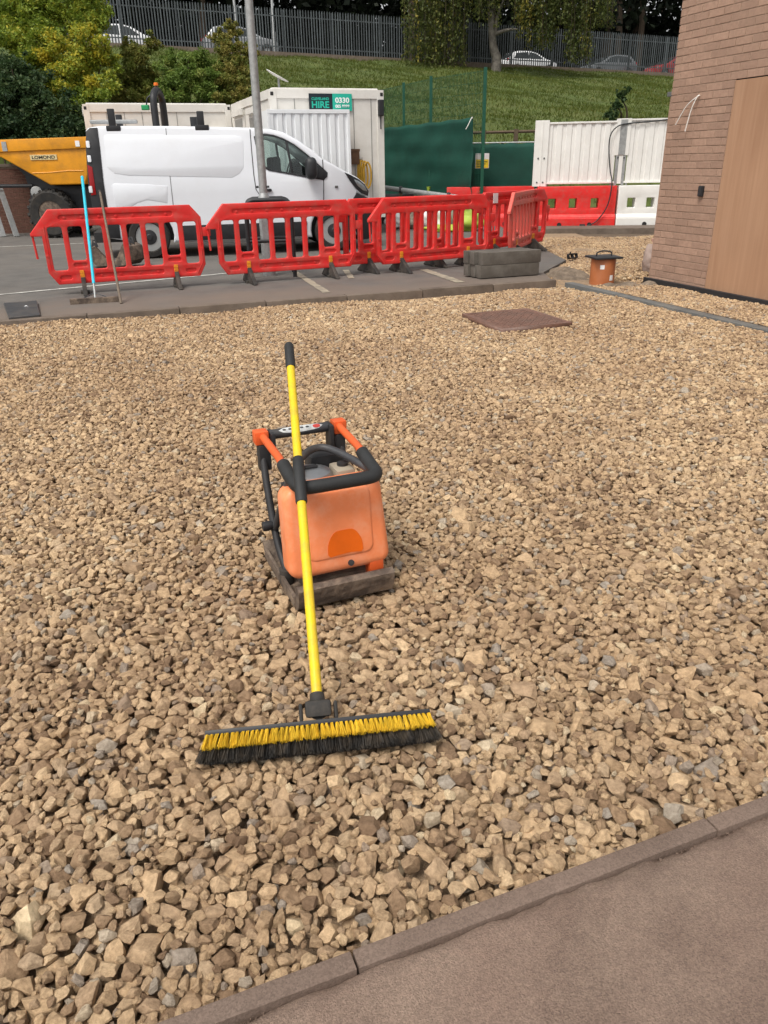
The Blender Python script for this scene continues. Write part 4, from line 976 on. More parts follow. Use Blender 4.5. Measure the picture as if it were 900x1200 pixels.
link('beacon_stalk', T([(a_ + .04, .82, 2.9), (a_ + .04, .82, 3.0)], .018, 8), 'black_plastic', rp); bc = link('beacon', lathe(new_bm(), [(.05, 2.99), (.05, 3.02), (.042, 3.045), (.0001, 3.05)], 16, Matrix.Translation((a_ + .04, .82, 0))), 'beacon', rp, sm=40)
link('work_lamp', B(a_ - .22, a_ - .06, .36, .46, 2.50, 2.60, None, .02), 'green_lamp', rp); link('lamp_bracket', T(catmull([(a_ - .12, .42, 2.56), (a_ - .08, .42, 2.72), (a_ + .03, .46, 2.80)], 4), .016, 6), 'black_plastic', rp)

# digger buckets standing behind the left barrier
def bucket(px, label, rz, s, z=.02):
    p = at_z(*px, .012); t = thing('digger_bucket', label, 'bucket', (p.x, p.y, z), rz, 'digger buckets on the road behind the barriers')
    prof = [(-.30, .0), (-.12, -.0), (.12, .02), (.27, .14), (.31, .30), (.25, .46), (.10, .52), (.10, .49), (.22, .43), (.275, .30), (.24, .165), (.11, .055), (-.12, .035), (-.30, .03)]
    b = plate([(x * s, zz * s) for x, zz in prof], .5 * s); link('shell', b, 'plate_iron', t, sm=35)
    for q in (-1, 1):
        b = plate([(x * s, zz * s) for x, zz in ((-.30, 0), (.12, .02), (.27, .14), (.31, .30), (.25, .46), (.10, .52), (-.05, .30))], .02 * s); bmesh.ops.translate(b, verts=b.verts, vec=(0, q * .255 * s, 0)); link('side_plate', b, 'plate_iron', t)
    for k in range(4): link('tooth', B(-.38 * s, -.28 * s, (-.22 + .14 * k) * s, (-.17 + .14 * k) * s, .002, .03 * s), 'dark_steel', t)
    for q in (-1, 1): b = plate([(.02 * s, .48 * s), (.2 * s, .48 * s), (.14 * s, .66 * s), (.06 * s, .66 * s)], .025 * s, [rrect(.075 * s, .125 * s, .58 * s, .63 * s, .02 * s, 3)]); bmesh.ops.translate(b, verts=b.verts, vec=(0, q * .07 * s, 0)); link('ear', b, 'dark_steel', t)
bucket((120, 312), 'muddy digger bucket on end, between the scraper and the pole', R(200), .58)
bucket((152, 311), 'wider muddy digger bucket lying by the rear wheel of the van', R(-25), .62)

# ------------------------------------------------------------------ cabins and store
c1 = at_y(315, 104, 17.0)
CZ = .32; CH = c1.z
cab = thing('site_cabin', 'off white site cabin with a teal hire sign on its end wall', 'cabin', (c1.x, c1.y, 0), TH)
def cabin(t, L, D, H, z0=CZ, fr=.14):
    # x along u, y into the distance; panels between corner posts, top and bottom rails
    link('wall', B(.03, L - .03, .03, D - .03, z0 + .05, H - .05), 'cabin_white', t)
    for x in (0, L - fr):
        for y in (0, D - fr): link('corner_post', B(x, x + fr, y, y + fr, z0, H - .002, None, .006), 'cabin_white', t)
    for y in (.004, D - .09): link('top_rail', B(fr, L - fr, y, y + .085, H - .16, H, None, .004), 'cabin_white', t); link('bottom_rail', B(fr, L - fr, y, y + .085, z0, z0 + .16, None, .004), 'cabin_white', t)
    for x in (.004, L - .09): link('top_rail', B(x, x + .085, fr, D - fr, H - .16, H, None, .004), 'cabin_white', t); link('bottom_rail', B(x, x + .085, fr, D - fr, z0, z0 + .16, None, .004), 'cabin_white', t)
    for x in (.5, .9, 1.3, 1.72, 2.1):
        if x < L - .2: link('panel_joint', B(x - .004, x + .004, .022, .034, z0 + .16, H - .16), 'drain_grey', t)
    for x in (.05, L - .05):
        for dx in (0,): link('casting_hole', B(x - .03, x + .035, -.004, .02, H - .115, H - .045, None, .01), 'grate_black', t)
    n = int(D / .42)
    rb = link('roof', B(.06, L - .06, .06, D - .06, H - .06, H - .02), 'cabin_white', t)
    for k in range(n): link('roof_rib', B(.08, L - .08, .12 + k * .42, .30 + k * .42, H - .02, H + .035, None, .02), 'cabin_white', rb)
    for x in (.1, L - .3):
        for y in (.1, D - .4): link('footing', B(x, x + .25, y, y + .3, -.05, z0), 'block_concrete', t)
L1 = on_plane(449.5, 105, c1, TH)[0]
cabin(cab, L1, 4.35, CH)
def on1(x, y, off=0.0): return on_plane(x, y, c1 + Vector((math.sin(TH), -math.cos(TH), 0)) * off, TH)
(xa, za), (xb, zb2), (xm, _) = on1(361.5, 109.5), on1(412.5, 130), on1(389.5, 120)
sg = thing('hire_sign', 'dark and teal hire company sign with white phone number on the cabin', 'sign', (c1.x, c1.y, 0), TH)
link('dark_panel', B(xa, xm, -.012, -.002, zb2, za), 'sign_dark', sg); link('teal_panel', B(xm + .0005, xb, -.012, -.002, zb2, za), 'sign_teal', sg)
hgt = za - zb2; wdk = xm - xa; wtl = xb - xm
for s_, cx_, cz_, hh, ww, m in (('CLEVELAND', xa + wdk * .48, zb2 + hgt * .70, hgt * .16, wdk * .74, 'sign_teal'), ('HIRE', xa + wdk * .48, zb2 + hgt * .36, hgt * .40, wdk * .74, 'sign_teal'), ('0330', xm + wtl * .5, zb2 + hgt * .62, hgt * .32, wtl * .72, 'text_white'), ('005 8888', xm + wtl * .5, zb2 + hgt * .27, hgt * .19, wtl * .72, 'text_white')):
    link('lettering', text_mesh(s_, hh, ww), m, sg, (cx_, -.0145, cz_))
fx, fz = on1(445, 126); fl = thing('flood_light', 'black flood light with a hanging stalk at the cabin corner', 'flood light', (c1.x, c1.y, 0), TH)
link('housing', B(fx - .05, fx + .06, -.10, -.003, fz - .16, fz + .14, None, .02), 'black_plastic', fl); link('stalk', T([(fx, -.05, fz - .15), (fx, -.05, fz - .40)], .014, 8), 'black_plastic', fl)
fx, fz = on1(415, 184); tb = thing('junction_box', 'brown wooden junction box fixed to the cabin wall', 'box', (c1.x, c1.y, 0), TH)
link('case', B(fx - .09, fx + .09, -.09, -.002, fz - .14, fz + .14, None, .008), 'brown_box', tb); link('lid', B(fx - .10, fx + .10, -.10, -.0905, fz + .10, fz + .15, None, .005), 'brown_box', tb)
hx, hz = on1(420, 192); ho = thing('hose', 'coil of yellow hose hanging on the cabin wall', 'hose', (c1.x, c1.y, 0), TH)
for k in range(4): link('loop', T([(hx + .05 * k + (.05 + .03 * k) * math.sin(a) * .6, -.05 - .025 * k, hz - .22 + .30 * math.cos(a) * (1 - .06 * k)) for a in np.linspace(0, 2 * math.pi, 25)], .02, 8), 'hose', ho, sm=60)
link('hook', T([(hx + .04, 0, hz + .08), (hx + .04, -.12, hz + .08), (hx + .04, -.13, hz + .12)], .008, 6), 'steel', ho)
# windows, door and canopies on the cabin's long side (faces -x)
for (px0, px1, pz, kind) in ((262, 268, 0, 'w'),): pass
def side1(x, y): return on_plane(x, y, c1, TH + math.pi / 2)
for a_, b_, nm in (((276, 138), (287, 152), 'window'), ((293, 135), (302, 152), 'window')):
    y0, z1 = side1(*a_); y1, z0 = side1(*b_); y0, y1 = sorted((y0, y1)); z0 = min(z0, z1 - .8)
    wn = link(nm, B(-.03, .024, y0, y1, z0, z1, None, .004), 'cabin_white', cab); link('pane', B(-.034, -.0305, y0 + .06, y1 - .06, z0 + .06, z1 - .06), 'dark_glass', wn)
    link('shutter_box', B(-.09, -.0305, y0 - .05, y1 + .05, z1 + .002, z1 + .12, None, .006), 'cabin_white', wn)
# second cabin at right angles behind
c2 = Vector((-6.75, 19.99, 0)); cb2 = thing('site_cabin', 'long low off white cabin with a ribbed roof in front of the shrubs', 'cabin', c2, TH)
cabin(cb2, 3.40, 2.4, 2.74, .3)
w2 = link('window', B(2.85, 3.18, .006, .028, 1.45, 2.12, None, .004), 'cabin_white', cb2); link('pane', B(2.90, 3.13, .0, .0055, 1.50, 2.07), 'dark_glass', w2)
link('canopy', B(2.35, 2.75, -.16, .028, 2.02, 2.07), 'drain_grey', cb2); link('canopy', B(2.82, 3.2, -.16, .028, 2.16, 2.22), 'cabin_white', cb2)
# corrugated steel store in front of the cabin
off = .62
(xa, za), (xb, _) = on1(312.5, 128, off), on1(409.5, 130, off)
sp = c1 + Vector((math.sin(TH), -math.cos(TH), 0)) * off
stt = thing('steel_store', 'white corrugated steel store standing against the cabin behind the van', 'container', (sp.x, sp.y, 0), TH)
def corrugated(x0, x1, z0, z1, y, d, pitch, rise, t=.006):
    b = new_bm(); pr = []; x = x0
    while x < x1 - 1e-4:
        for dx, dy in ((0, 0), (pitch * .52, 0), (pitch * .60, rise), (pitch * .92, rise)):
            if x + dx <= x1: pr.append((x + dx, y + dy))
        x += pitch
    pr.append((x1, y))
    lo = [b.verts.new((p[0], p[1], z0)) for p in pr]; hi = [b.verts.new((p[0], p[1], z1)) for p in pr]; lo2 = [b.verts.new((p[0], p[1] + t, z0)) for p in pr]; hi2 = [b.verts.new((p[0], p[1] + t, z1)) for p in pr]
    for i in range(len(pr) - 1):
        b.faces.new((lo[i], lo[i + 1], hi[i + 1], hi[i])); b.faces.new((lo2[i + 1], lo2[i], hi2[i], hi2[i + 1])); b.faces.new((hi[i], hi[i + 1], hi2[i + 1], hi2[i]))
    return b
link('front_sheet', corrugated(xa + .02, xb - .02, .12, za - .06, 0, 0, (xb - xa) / 9.4, .024), 'store_white', stt)
link('top_frame', B(xa, xb, -.012, .05, za - .07, za, None, .005), 'store_white', stt)
link('bottom_frame', B(xa, xb, -.012, .05, .02, .13, None, .005), 'store_white', stt)
for x in (xa, xb - .05): link('corner_post', B(x - .001, x + .051, -.010, .05, .131, za - .0705, None, .004), 'store_white', stt)
link('casing', B(xa + .01, xb - .01, .052, off - .03, .02, za - .01), 'store_white', stt)
# dish on the cabin roof
q = on1(325, 89, -.5); dsh = thing('satellite_dish', 'flat white satellite dish tilted on a short mast on the cabin roof', 'dish', (c1.x, c1.y, 0), TH)
dx, dz = on1(325, 89, -.45)
link('mast', T([(dx + .02, .45, CH - .02), (dx + .02, .45, dz)], .022, 10), 'galv', dsh, sm=50); link('base_plate', B(dx - .1, dx + .14, .33, .57, CH + .036, CH + .05), 'galv', dsh)
M = Matrix.Translation((dx, .45, dz)) @ Matrix.Rotation(R(26), 4, 'Y') @ Matrix.Rotation(R(9), 4, 'X') @ Matrix.Diagonal((1.0, .62, 1, 1)); link('panel', lathe(new_bm(), [(.0001, -.028), (.10, -.026), (.225, -.008), (.24, .006), (.235, .014), (.0001, .016)], 32, M), 'dish_white', dsh, sm=40)

# ------------------------------------------------------------------ green mesh fence with netting
fp = [at_y(473, 98, 22.4), at_y(505, 90, 20.9), at_y(569, 80, 19.2)]
fn = thing('mesh_fence', 'tall green wire mesh fence on green posts in front of the bank', 'fence', (fp[2].x, fp[2].y, 0))
O = Vector((fp[2].x, fp[2].y, 0)); FZ = 3.225
for p in fp: link('post', B(-.035, .035, -.035, .035, -.1, FZ + .02, Matrix.Translation((p.x - O.x, p.y - O.y, 0)), .004), 'post_green', fn)
p3 = fp[0] * 2 - fp[1]; seq = [p3, fp[0], fp[1], fp[2]]
for a_, b_ in zip(seq[:-1], seq[1:]):
    a2 = Vector((a_.x, a_.y, 0)) - O; b2 = Vector((b_.x, b_.y, 0)) - O; L = (b2 - a2).length; ang = math.atan2(b2.y - a2.y, b2.x - a2.x); b = new_bm(); M = Matrix.Translation(a2) @ Matrix.Rotation(ang, 4, 'Z')
    n = int(L / .05)
    for k in range(n): x = L * (k + .5) / n; box(b, x - .003, x + .003, -.003, .003, .05, FZ - .02, M)
    for k in range(16): z = .1 + k * (FZ - .15) / 15; box(b, 0, L, -.007, -.003, z - .003, z + .003, M)
    link('wire_panel', b, 'post_green', fn)
def net(name, parent, A_, B_, z0, z1a, z1b, off_, m, nx_=60, nz_=24, wob=.03):
    b = new_bm(); d = (B_ - A_); nn = Vector((-d.y, d.x, 0)).normalized(); rows = []
    for j in range(nz_ + 1):
        r = []
        for i in range(nx_ + 1):
            t = i / nx_; sg_ = .022 * math.sin(t * math.pi * 5.0) ** 2 * (j / nz_) ** 6; zt = z1a + (z1b - z1a) * t - sg_; z = z0 + (zt - z0) * j / nz_
            w_ = wob * (math.sin(t * 9 + j * .5) * .5 + math.sin(t * 23 - j * .8) * .25 + math.sin(j * 1.35 + t * 2) * .32)
            p = A_.lerp(B_, t) - nn * (off_ + w_); r.append(b.verts.new((p.x, p.y, z)))
        rows.append(r)
    for j in range(nz_):
        for i in range(nx_): b.faces.new((rows[j][i], rows[j][i + 1], rows[j + 1][i + 1], rows[j + 1][i]))
    o = link(name, b, m, parent, sm=60); sd_ = o.modifiers.new('thick', 'SOLIDIFY'); sd_.thickness = .006; return o
e0 = at_y(440, 151, 23.3); e1 = at_y(559, 138, 19.35)
nt_ = net('netting', None, Vector((e0.x, e0.y, 0)), Vector((e1.x, e1.y, 0)), .05, 2.22, 2.29, .10, 'net_green')
tag(nt_, 'dark green debris netting tied to the tall mesh fence', 'netting')
tk = at_y(553, 141, 19.3); tie = thing('cable_tie', 'white cord tie at the top corner of the green netting', 'tie', tk)
link('cord', T(catmull([(0, 0, .05), (-.03, -.06, .02), (-.09, -.08, -.10), (-.14, -.08, -.18)], 5), .009, 6), 'cable_white', tie, sm=50); link('knot', lathe(new_bm(), [(.0001, -.02), (.02, -.01), (.02, .01), (.0001, .02)], 8, Matrix.Translation((0, -.02, .05))), 'cable_white', tie, sm=60)
r0, r1 = at_y(540, 168, 20.3), at_y(640, 167, 19.9)
sf = thing('screen_fence', 'low green screened fence running behind the white hoarding', 'fence', (r0.x, r0.y, 0))
rr = Vector((r1.x - r0.x, r1.y - r0.y, 0)); net('screen', sf, Vector((0, 0, 0)), rr, .02, 1.77, 1.76, .03, 'net_green', 40, 16, .012)
for k in range(3): p = rr * (k / 2); link('post', B(p.x - .03, p.x + .03, p.y + .03, p.y + .09, -.05, 1.80), 'post_green', sf)
link('top_rail', T([Vector((0, 0, 1.78)), rr + Vector((0, 0, 1.77))], .016, 8), 'galv', sf)
s0 = at_y(565, 188.5, 19.75); sgn = thing('notice_sign', 'small white and yellow notice sign on the green screen behind the fence post', 'sign', s0)
link('board', B(-.16, .16, -.012, 0, -.16, .16, None, .004), 'sign_white', sgn); link('yellow_field', B(-.15, .15, -.016, -.0125, -.15, .03), 'sign_yellow', sgn)
for k in range(3): link('text_bar', B(-.12, .12 - .04 * k, -.0185, -.0162, -.03 - .045 * k, -.012 - .045 * k), 'text_dark', sgn)
t0, t1 = at_y(535, 156, 22.2), at_y(650, 155.5, 21.8)
tf = thing('timber_fence', 'weathered timber post and rail fence at the foot of the bank', 'fence', (t0.x, t0.y, 0)); rr = Vector((t1.x - t0.x, t1.y - t0.y, 0))
for z in (t0.z, t0.z - .32): link('rail', T([Vector((0, 0, z)), rr + Vector((0, 0, z))], .04, 6), 'timber_rail', tf)
for k in range(3): p = rr * (.28 + .33 * k); link('post', B(p.x - .05, p.x + .05, p.y - .05, p.y + .05, 0, t0.z + .06), 'timber_rail', tf)

# ------------------------------------------------------------------ water filled blocks and white hoarding
HP = at_z(627, 266.3, 0); HA = R(-7)
def hp(x, y, o=0.0): return on_plane(x, y, HP + Vector((math.sin(HA), -math.cos(HA), 0)) * o, HA)
def block(x0, x1, z1, m, label, holes, dy=0.0):
    t = thing('water_barrier', label, 'barrier', HP, HA, 'water filled barrier blocks under the hoarding')
    hz0, hz1 = z1 * .46, z1 * .70
    b = plate([(x0 + .01, z1 * .30), (x1 - .01, z1 * .30), (x1 - .01, z1), (x0 + .01, z1)], .36, [rrect(c - .085, c + .085, hz0, hz1, .012, 2) for c in holes], .012, 2); bmesh.ops.translate(b, verts=b.verts, vec=(0, .25 + dy, 0)); bd_ = link('body', b, m, t, sm=35)
    s = new_bm(); v = []
    for x in (x0, x1):
        v.append([s.verts.new((x, y_ + dy, z_)) for y_, z_ in ((.0, -.06), (.0, z1 * .22), (.06, z1 * .315), (.44, z1 * .315), (.50, z1 * .22), (.50, -.06))])
    for i in range(6): j = (i + 1) % 6; s.faces.new((v[0][i], v[1][i], v[1][j], v[0][j]))
    s.faces.new(v[0][::-1]); s.faces.new(v[1]); bmesh.ops.recalc_face_normals(s, faces=s.faces); bmesh.ops.bevel(s, geom=s.edges[:], offset=.015, segments=2, affect='EDGES'); link('skirt', s, m, t, sm=35)
    for c in (x0 + (x1 - x0) * .3, x0 + (x1 - x0) * .68): link('drain_plug', lathe(new_bm(), [(.05, 0), (.05, .02), (.0001, .02)], 14, Matrix.Translation((c, -.001 + dy, .045)) @ Matrix.Rotation(R(90), 4, 'X')), 'grate_black', t)
    return t
bx0, bzt = hp(630, 220.5); bx1 = hp(725, 221)[0]; wx1 = hp(840, 221)[0]
hs = [hp(x, 240)[0] for x in (647, 671.5, 697)]; ws_ = [hp(x, 240)[0] for x in (740, 762.5, 787, 812)]
block(bx0, bx1 - .01, .84, 'red_plastic', 'red water filled barrier block under the white hoarding panel', hs)
block(bx1 + .01, wx1, .84, 'hoard_white', 'dirty white water filled barrier block next to the brick building', ws_)
block(bx0 - 2.05, bx0 - .03, .84, 'red_plastic', 'red water filled barrier block behind the red site barriers at the fence', [bx0 - 1.65, bx0 - 1.05, bx0 - .45], .55)
def hoard(x0, x1, z0, z1, label):
    t = thing('site_hoarding', label, 'hoarding', HP, HA, 'white hoarding panels on the barrier blocks')
    link('sheet', corrugated(x0 + .03, x1 - .03, z0 + .03, z1 - .03, .22, 0, .205, .020), 'hoard_white', t)
    link('top_rail', B(x0, x1, .20, .27, z1 - .035, z1, None, .004), 'hoard_white', t); link('bottom_rail', B(x0, x1, .20, .27, z0, z0 + .04, None, .004), 'hoard_white', t)
    for x in (x0 + .05, x1 - .09): link('leg', B(x, x + .04, .222, .262, z0 - .16, z0 - .001), 'steel', t)
    return t
zt = 2.13; px = hp(728, 200)[0]
hoard(bx0 + .13, px - .10, .89, zt, 'white corrugated hoarding panel above the red barrier block')
hoard(px + .10, wx1, .89, zt + .03, 'white corrugated hoarding panel above the white block, running behind the brick building')
for x, lb, m2 in ((bx0 + .05, 'white end post with bolts closing the hoarding by the green screen', 'hoard_white'), (px, 'grey steel centre post joining the two hoarding panels', 'galv')):
    t = thing('hoarding_post', lb, 'post', HP, HA)
    if m2 == 'galv':
        link('upper_channel', B(x - .15, x + .15, .195, .30, 1.45, zt + .04, None, .004), 'hoard_white', t); link('face', B(x - .07, x + .07, .185, .194, 1.46, zt + .02), 'galv', t)
        for s in (-1, 1): link('leg', B(x + s * .08 - .03, x + s * .08 + .03, .20, .27, .74, 1.449, None, .003), 'galv', t)
        link('strip', B(x - .045, x + .045, .20, .24, .88, 1.449), 'hoard_white', t)
    else:
        link('channel', B(x - .16, x + .14, .18, .30, .845, zt + .04, None, .004), 'hoard_white', t)
        link('rib', B(x - .012, x + .012, .168, .18, .86, zt + .03), 'hoard_white', t)
    for z in ((.93, 1.42) if m2 != 'galv' else (.83, 1.40)):
        for s in (-1, 1): link('bolt', lathe(new_bm(), [(.018, 0), (.018, .012), (.0001, .012)], 8, Matrix.Translation((x + s * .065, .18 if m2 != 'galv' else .20, z)) @ Matrix.Rotation(R(90), 4, 'X')), 'dark_steel', t)
cp = [(790, 140), (765, 143), (738, 145.5), (725, 148), (717, 158), (715, 175), (716.5, 200), (717, 215), (712, 240), (700, 258), (688, 265), (684, 266)]
cpt = [Vector((hp(x, y, .03)[0], (.18 if i < 3 else (.14 if i < 7 else -.04)), max(.02, hp(x, y, .03)[1] + (.02 if i < 3 else 0)))) for i, (x, y) in enumerate(cp)]
cb = thing('power_cable', 'black cable looped over the white hoarding and down the red block', 'cable', HP, HA); link('lead', T(catmull(cpt, 6), .013, 8), 'black_plastic', cb, sm=60)
link('plug', B(cpt[-1].x - .10, cpt[-1].x + .02, -.09, -.02, -.02, .06, None, .01), 'black_plastic', cb)
sx0, sx1 = hp(615, 270)[0], wx1
b = B(sx0, sx1, -.85, -.06, -.12, .03, None, .012); st_ = link('concrete_strip', b, 'kerb_concrete', None, HP, (0, 0, HA)); tag(st_, kind='structure')

# ------------------------------------------------------------------ inspection chamber, sack, rubble by the corner
p = at_z(705, 329, 0.0); pc = thing('inspection_chamber', 'orange plastic chamber riser with a black lid standing in the gravel', 'chamber', (p.x, p.y, -.02), R(10))
link('riser', lathe(new_bm(), [(.150, -.1), (.150, .27), (.145, .29)], 28), 'pipe_orange', pc, sm=40)
ld = link('lid', B(-.178, .178, -.175, .175, .292, .318, None, .012), 'black_plastic', pc, sm=35)
link('handle', T(catmull([(-.10, 0, .32), (-.09, 0, .36), (0, .02, .375), (.09, 0, .36), (.10, 0, .32)], 5), .009, 8), 'black_plastic', ld, sm=50)
for aa, z, hh in ((-118, .20, .035), (-68, .07, .045)):
    b = new_bm(); pr = None
    for k in range(5):
        a2 = R(aa + (k - 2) * 5); q = [b.verts.new((.1512 * math.cos(a2), .1512 * math.sin(a2), z + s * hh / 1.4)) for s in (-1, 1)]
        if pr: b.faces.new((pr[0], q[0], q[1], pr[1]))
        pr = q
    link('sticker', b, 'sign_white', pc)
def sack(name, label, cat, loc, sx, sy, sz, m, seed, neck=None, rz=0.0, group=None):
    rng = np.random.default_rng(seed); b = new_bm(); bmesh.ops.create_icosphere(b, subdivisions=4, radius=1.0); ks = [(rng.normal(size=3) * 3.0, rng.uniform(0, 6), .06) for _ in range(6)] + [(rng.normal(size=3) * 8, rng.uniform(0, 6), .025) for _ in range(6)]
    for v in b.verts:
        d = np.array(v.co); r = 1 + sum(a * math.sin(d @ k + ph) for k, ph, a in ks); z = d[2] * r
        z = max(z, -.8); v.co = (d[0] * r * sx, d[1] * r * sy, (z + .8) * sz / 1.8)
    t = thing(name, label, cat, loc, rz, group); link('body', b, m, t, sm=60)
    if neck:
        b = new_bm(); n = 16; prof = [(.35, .80), (.16, .93), (.22, 1.05), (.34, 1.16)]
        lathe(b, [(r * sx, z * sz) for r, z in prof], n)
        for v in b.verts: v.co.x *= 1 + .25 * math.sin(v.co.y * 90); v.co.y *= 1 + .2 * math.sin(v.co.x * 70)
        link('neck', b, neck, t, sm=60)
    return t
p = at_z(765, 322, 0); sack('tied_sack', 'grey sack with a pink tied neck leaning behind the corner of the brick wall', 'sack', (p.x + .02, p.y + .12, -.03), .125, .12, .40, 'bag_grey', 5, 'bag_pink')
p = at_z(545, 270, 0); sack('rubble_sack', 'large white builder sack on the road behind the barriers', 'sack', (p.x - .55, p.y + .3, 0), .42, .34, .62, 'bag_white', 9, None, 0, 'sacks on the road behind the barriers')
sack('rubble_sack', 'lime green sack slumped in front of the white builder sack', 'sack', (p.x - .50, p.y - .22, 0), .40, .20, .15, 'bag_lime', 12, None, 0, 'sacks on the road behind the barriers')
sack('rubble_sack', 'lime green sack with a tied neck beside the white builder sack', 'sack', (p.x + .05, p.y - .1, 0), .30, .26, .46, 'bag_lime', 14, 'bag_white', 0, 'sacks on the road behind the barriers')
p = at_z(503, 262, 0); sack('hivis_bundle', 'bright lime bundle poking above the barrier near the netting', 'bundle', (p.x, p.y + .3, 0), .14, .12, .72, 'bag_lime', 21, 'bag_lime')
p = at_z(487, 268, 0); sack('earth_sack', 'brown earth sack beside the white builder sack', 'sack', (p.x, p.y, 0), .20, .2, .36, 'rubble', 17)
p = at_z(466, 268, 0); sack('rubble_sack', 'small pale rubble sack next to the brown earth sack', 'sack', (p.x, p.y, 0), .26, .2, .38, 'bag_white', 19, None, 0, 'sacks on the road behind the barriers')
q0 = at_z(462, 262, 0); tr = thing('tray_stack', 'stack of black plastic trays beside the nose of the van', 'trays', (q0.x, q0.y + .3, 0), TH)
for k in range(5):
    link('tray', plate([(-.42, -.3), (.42, -.3), (.42, .3), (-.42, .3)], .12, [rrect(-.38, -.02, -.26, .26, .03, 2), rrect(.02, .38, -.26, .26, .03, 2)], .01, 1), 'black_plastic', tr, (random.uniform(-.02, .02), random.uniform(-.02, .02), .07 + k * .135), (R(-90), 0, random.uniform(-.05, .05)))
pp0, pp1 = at_y(446, 219.5, 19.6), at_y(548, 233, 17.6)
gp = thing('steel_pole', 'long galvanised pole resting along the foot of the green netting', 'pole', (pp0.x, pp0.y, 0)); link('tube', T([Vector((0, 0, pp0.z)), Vector((pp1.x - pp0.x, pp1.y - pp0.y, pp1.z))], .055, 12), 'galv', gp, sm=50)
for k in (.25, .8):
    q_ = Vector((pp1.x - pp0.x, pp1.y - pp0.y, 0)) * k; zz = pp0.z + (pp1.z - pp0.z) * k; link('trestle_leg', B(q_.x - .04, q_.x + .04, q_.y - .04, q_.y + .04, 0, zz - .05), 'timber_rail', gp)
    link('clamp', lathe(new_bm(), [(.075, -.04), (.085, 0), (.075, .04)], 14, Matrix.Translation((q_.x, q_.y, zz)) @ Matrix.Rotation(R(90), 4, 'Y') ), 'black_plastic', gp)
# dug earth beside the kerb end
def mound(name, c, rx, ry, h, seed, m, rz=0):
    rng = np.random.default_rng(seed); b = new_bm(); n, k = 36, 12; ks = [(rng.uniform(3, 16, 2), rng.uniform(0, 6), rng.uniform(.04, .16)) for _ in range(9)]; rows = []
    for j in range(k + 1):
        t = j / k; row = []
        for i in range(n):
            a = 2 * math.pi * i / n; x, y = rx * t * math.cos(a), ry * t * math.sin(a); nz = sum(am * math.sin(q[0] * x * 2 + q[1] * y * 2 + ph) for q, ph, am in ks)
            row.append(b.verts.new((x, y, h * ((1 - t * t) ** 1.3) * (1 + nz) + .012 * nz - .02 * t)))
        rows.append(row)
    for j in range(k):
        for i in range(n): b.faces.new((rows[j][i], rows[j + 1][i], rows[j + 1][(i + 1) % n], rows[j][(i + 1) % n]))
    bmesh.ops.remove_doubles(b, verts=b.verts, dist=1e-4); return tag(link(name, b, m, None, c, (0, 0, rz), sm=60), kind='structure')
p = at_z(664, 322, -.02); mound('earth_heap', (p.x, p.y, -.05), .42, .5, .10, 3, 'dug_earth', .4)
p = at_z(735, 333, 0); mound('earth_heap', (p.x, p.y, -.04), .55, .16, .07, 6, 'dug_earth', R(-8))
p = at_z(671, 303, 0); cp_ = thing('plastic_clip', 'small black plastic clip lying in the gravel behind the chamber', 'clip', (p.x, p.y, .0), R(25))
link('frame', plate(rrect(-.085, .085, 0, .075, .012, 3), .06, [rrect(-.07, -.01, .015, .06, .01, 2), rrect(.01, .07, .015, .06, .01, 2)], .006, 1), 'black_plastic', cp_, (0, 0, 0), (R(-18), 0, 0), sm=40); link('peg', T([(-.06, 0, .07), (-.06, -.02, .10)], .01, 8), 'black_plastic', cp_)

# ------------------------------------------------------------------ plate compactor
cp = thing('plate_compactor', 'orange plate compactor with a faded water tank standing on the gravel', 'compactor', (CMID.x, CMID.y, .002), CANG)
b = new_bm()   # base plate: flat sole, rolled up front and rear lips, low side flanges
prof = [(-.005, .098), (.000, .060), (.018, .022), (.055, .000), (.46, .000), (.505, .022), (.53, .065), (.515, .070), (.49, .036), (.455, .018), (.07, .018), (.050, .032), (.040, .066), (.042, .098), (.018, .108)]
vs = [[b.verts.new((s * .174, y * .93, z)) for y, z in prof] for s in (-1, 1)]
for i in range(len(prof)): j = (i + 1) % len(prof); b.faces.new((vs[0][i], vs[0][j], vs[1][j], vs[1][i]))
b.faces.new(vs[0][::-1]); b.faces.new(vs[1]); bmesh.ops.recalc_face_normals(b, faces=b.faces)
for s in (-1, 1): box(b, s * .174 - .006, s * .174 + .006, .045, .45, .012, .058, None, .003)
link('base_plate', b, 'plate_iron', cp, sm=30)
mk = new_bm(); box(mk, -.12, .12, .10, .42, .018, .075, None, .012); box(mk, -.15, .15, .075, .12, .018, .05, None, .008); link('exciter_housing', mk, 'plate_iron', cp, sm=35)
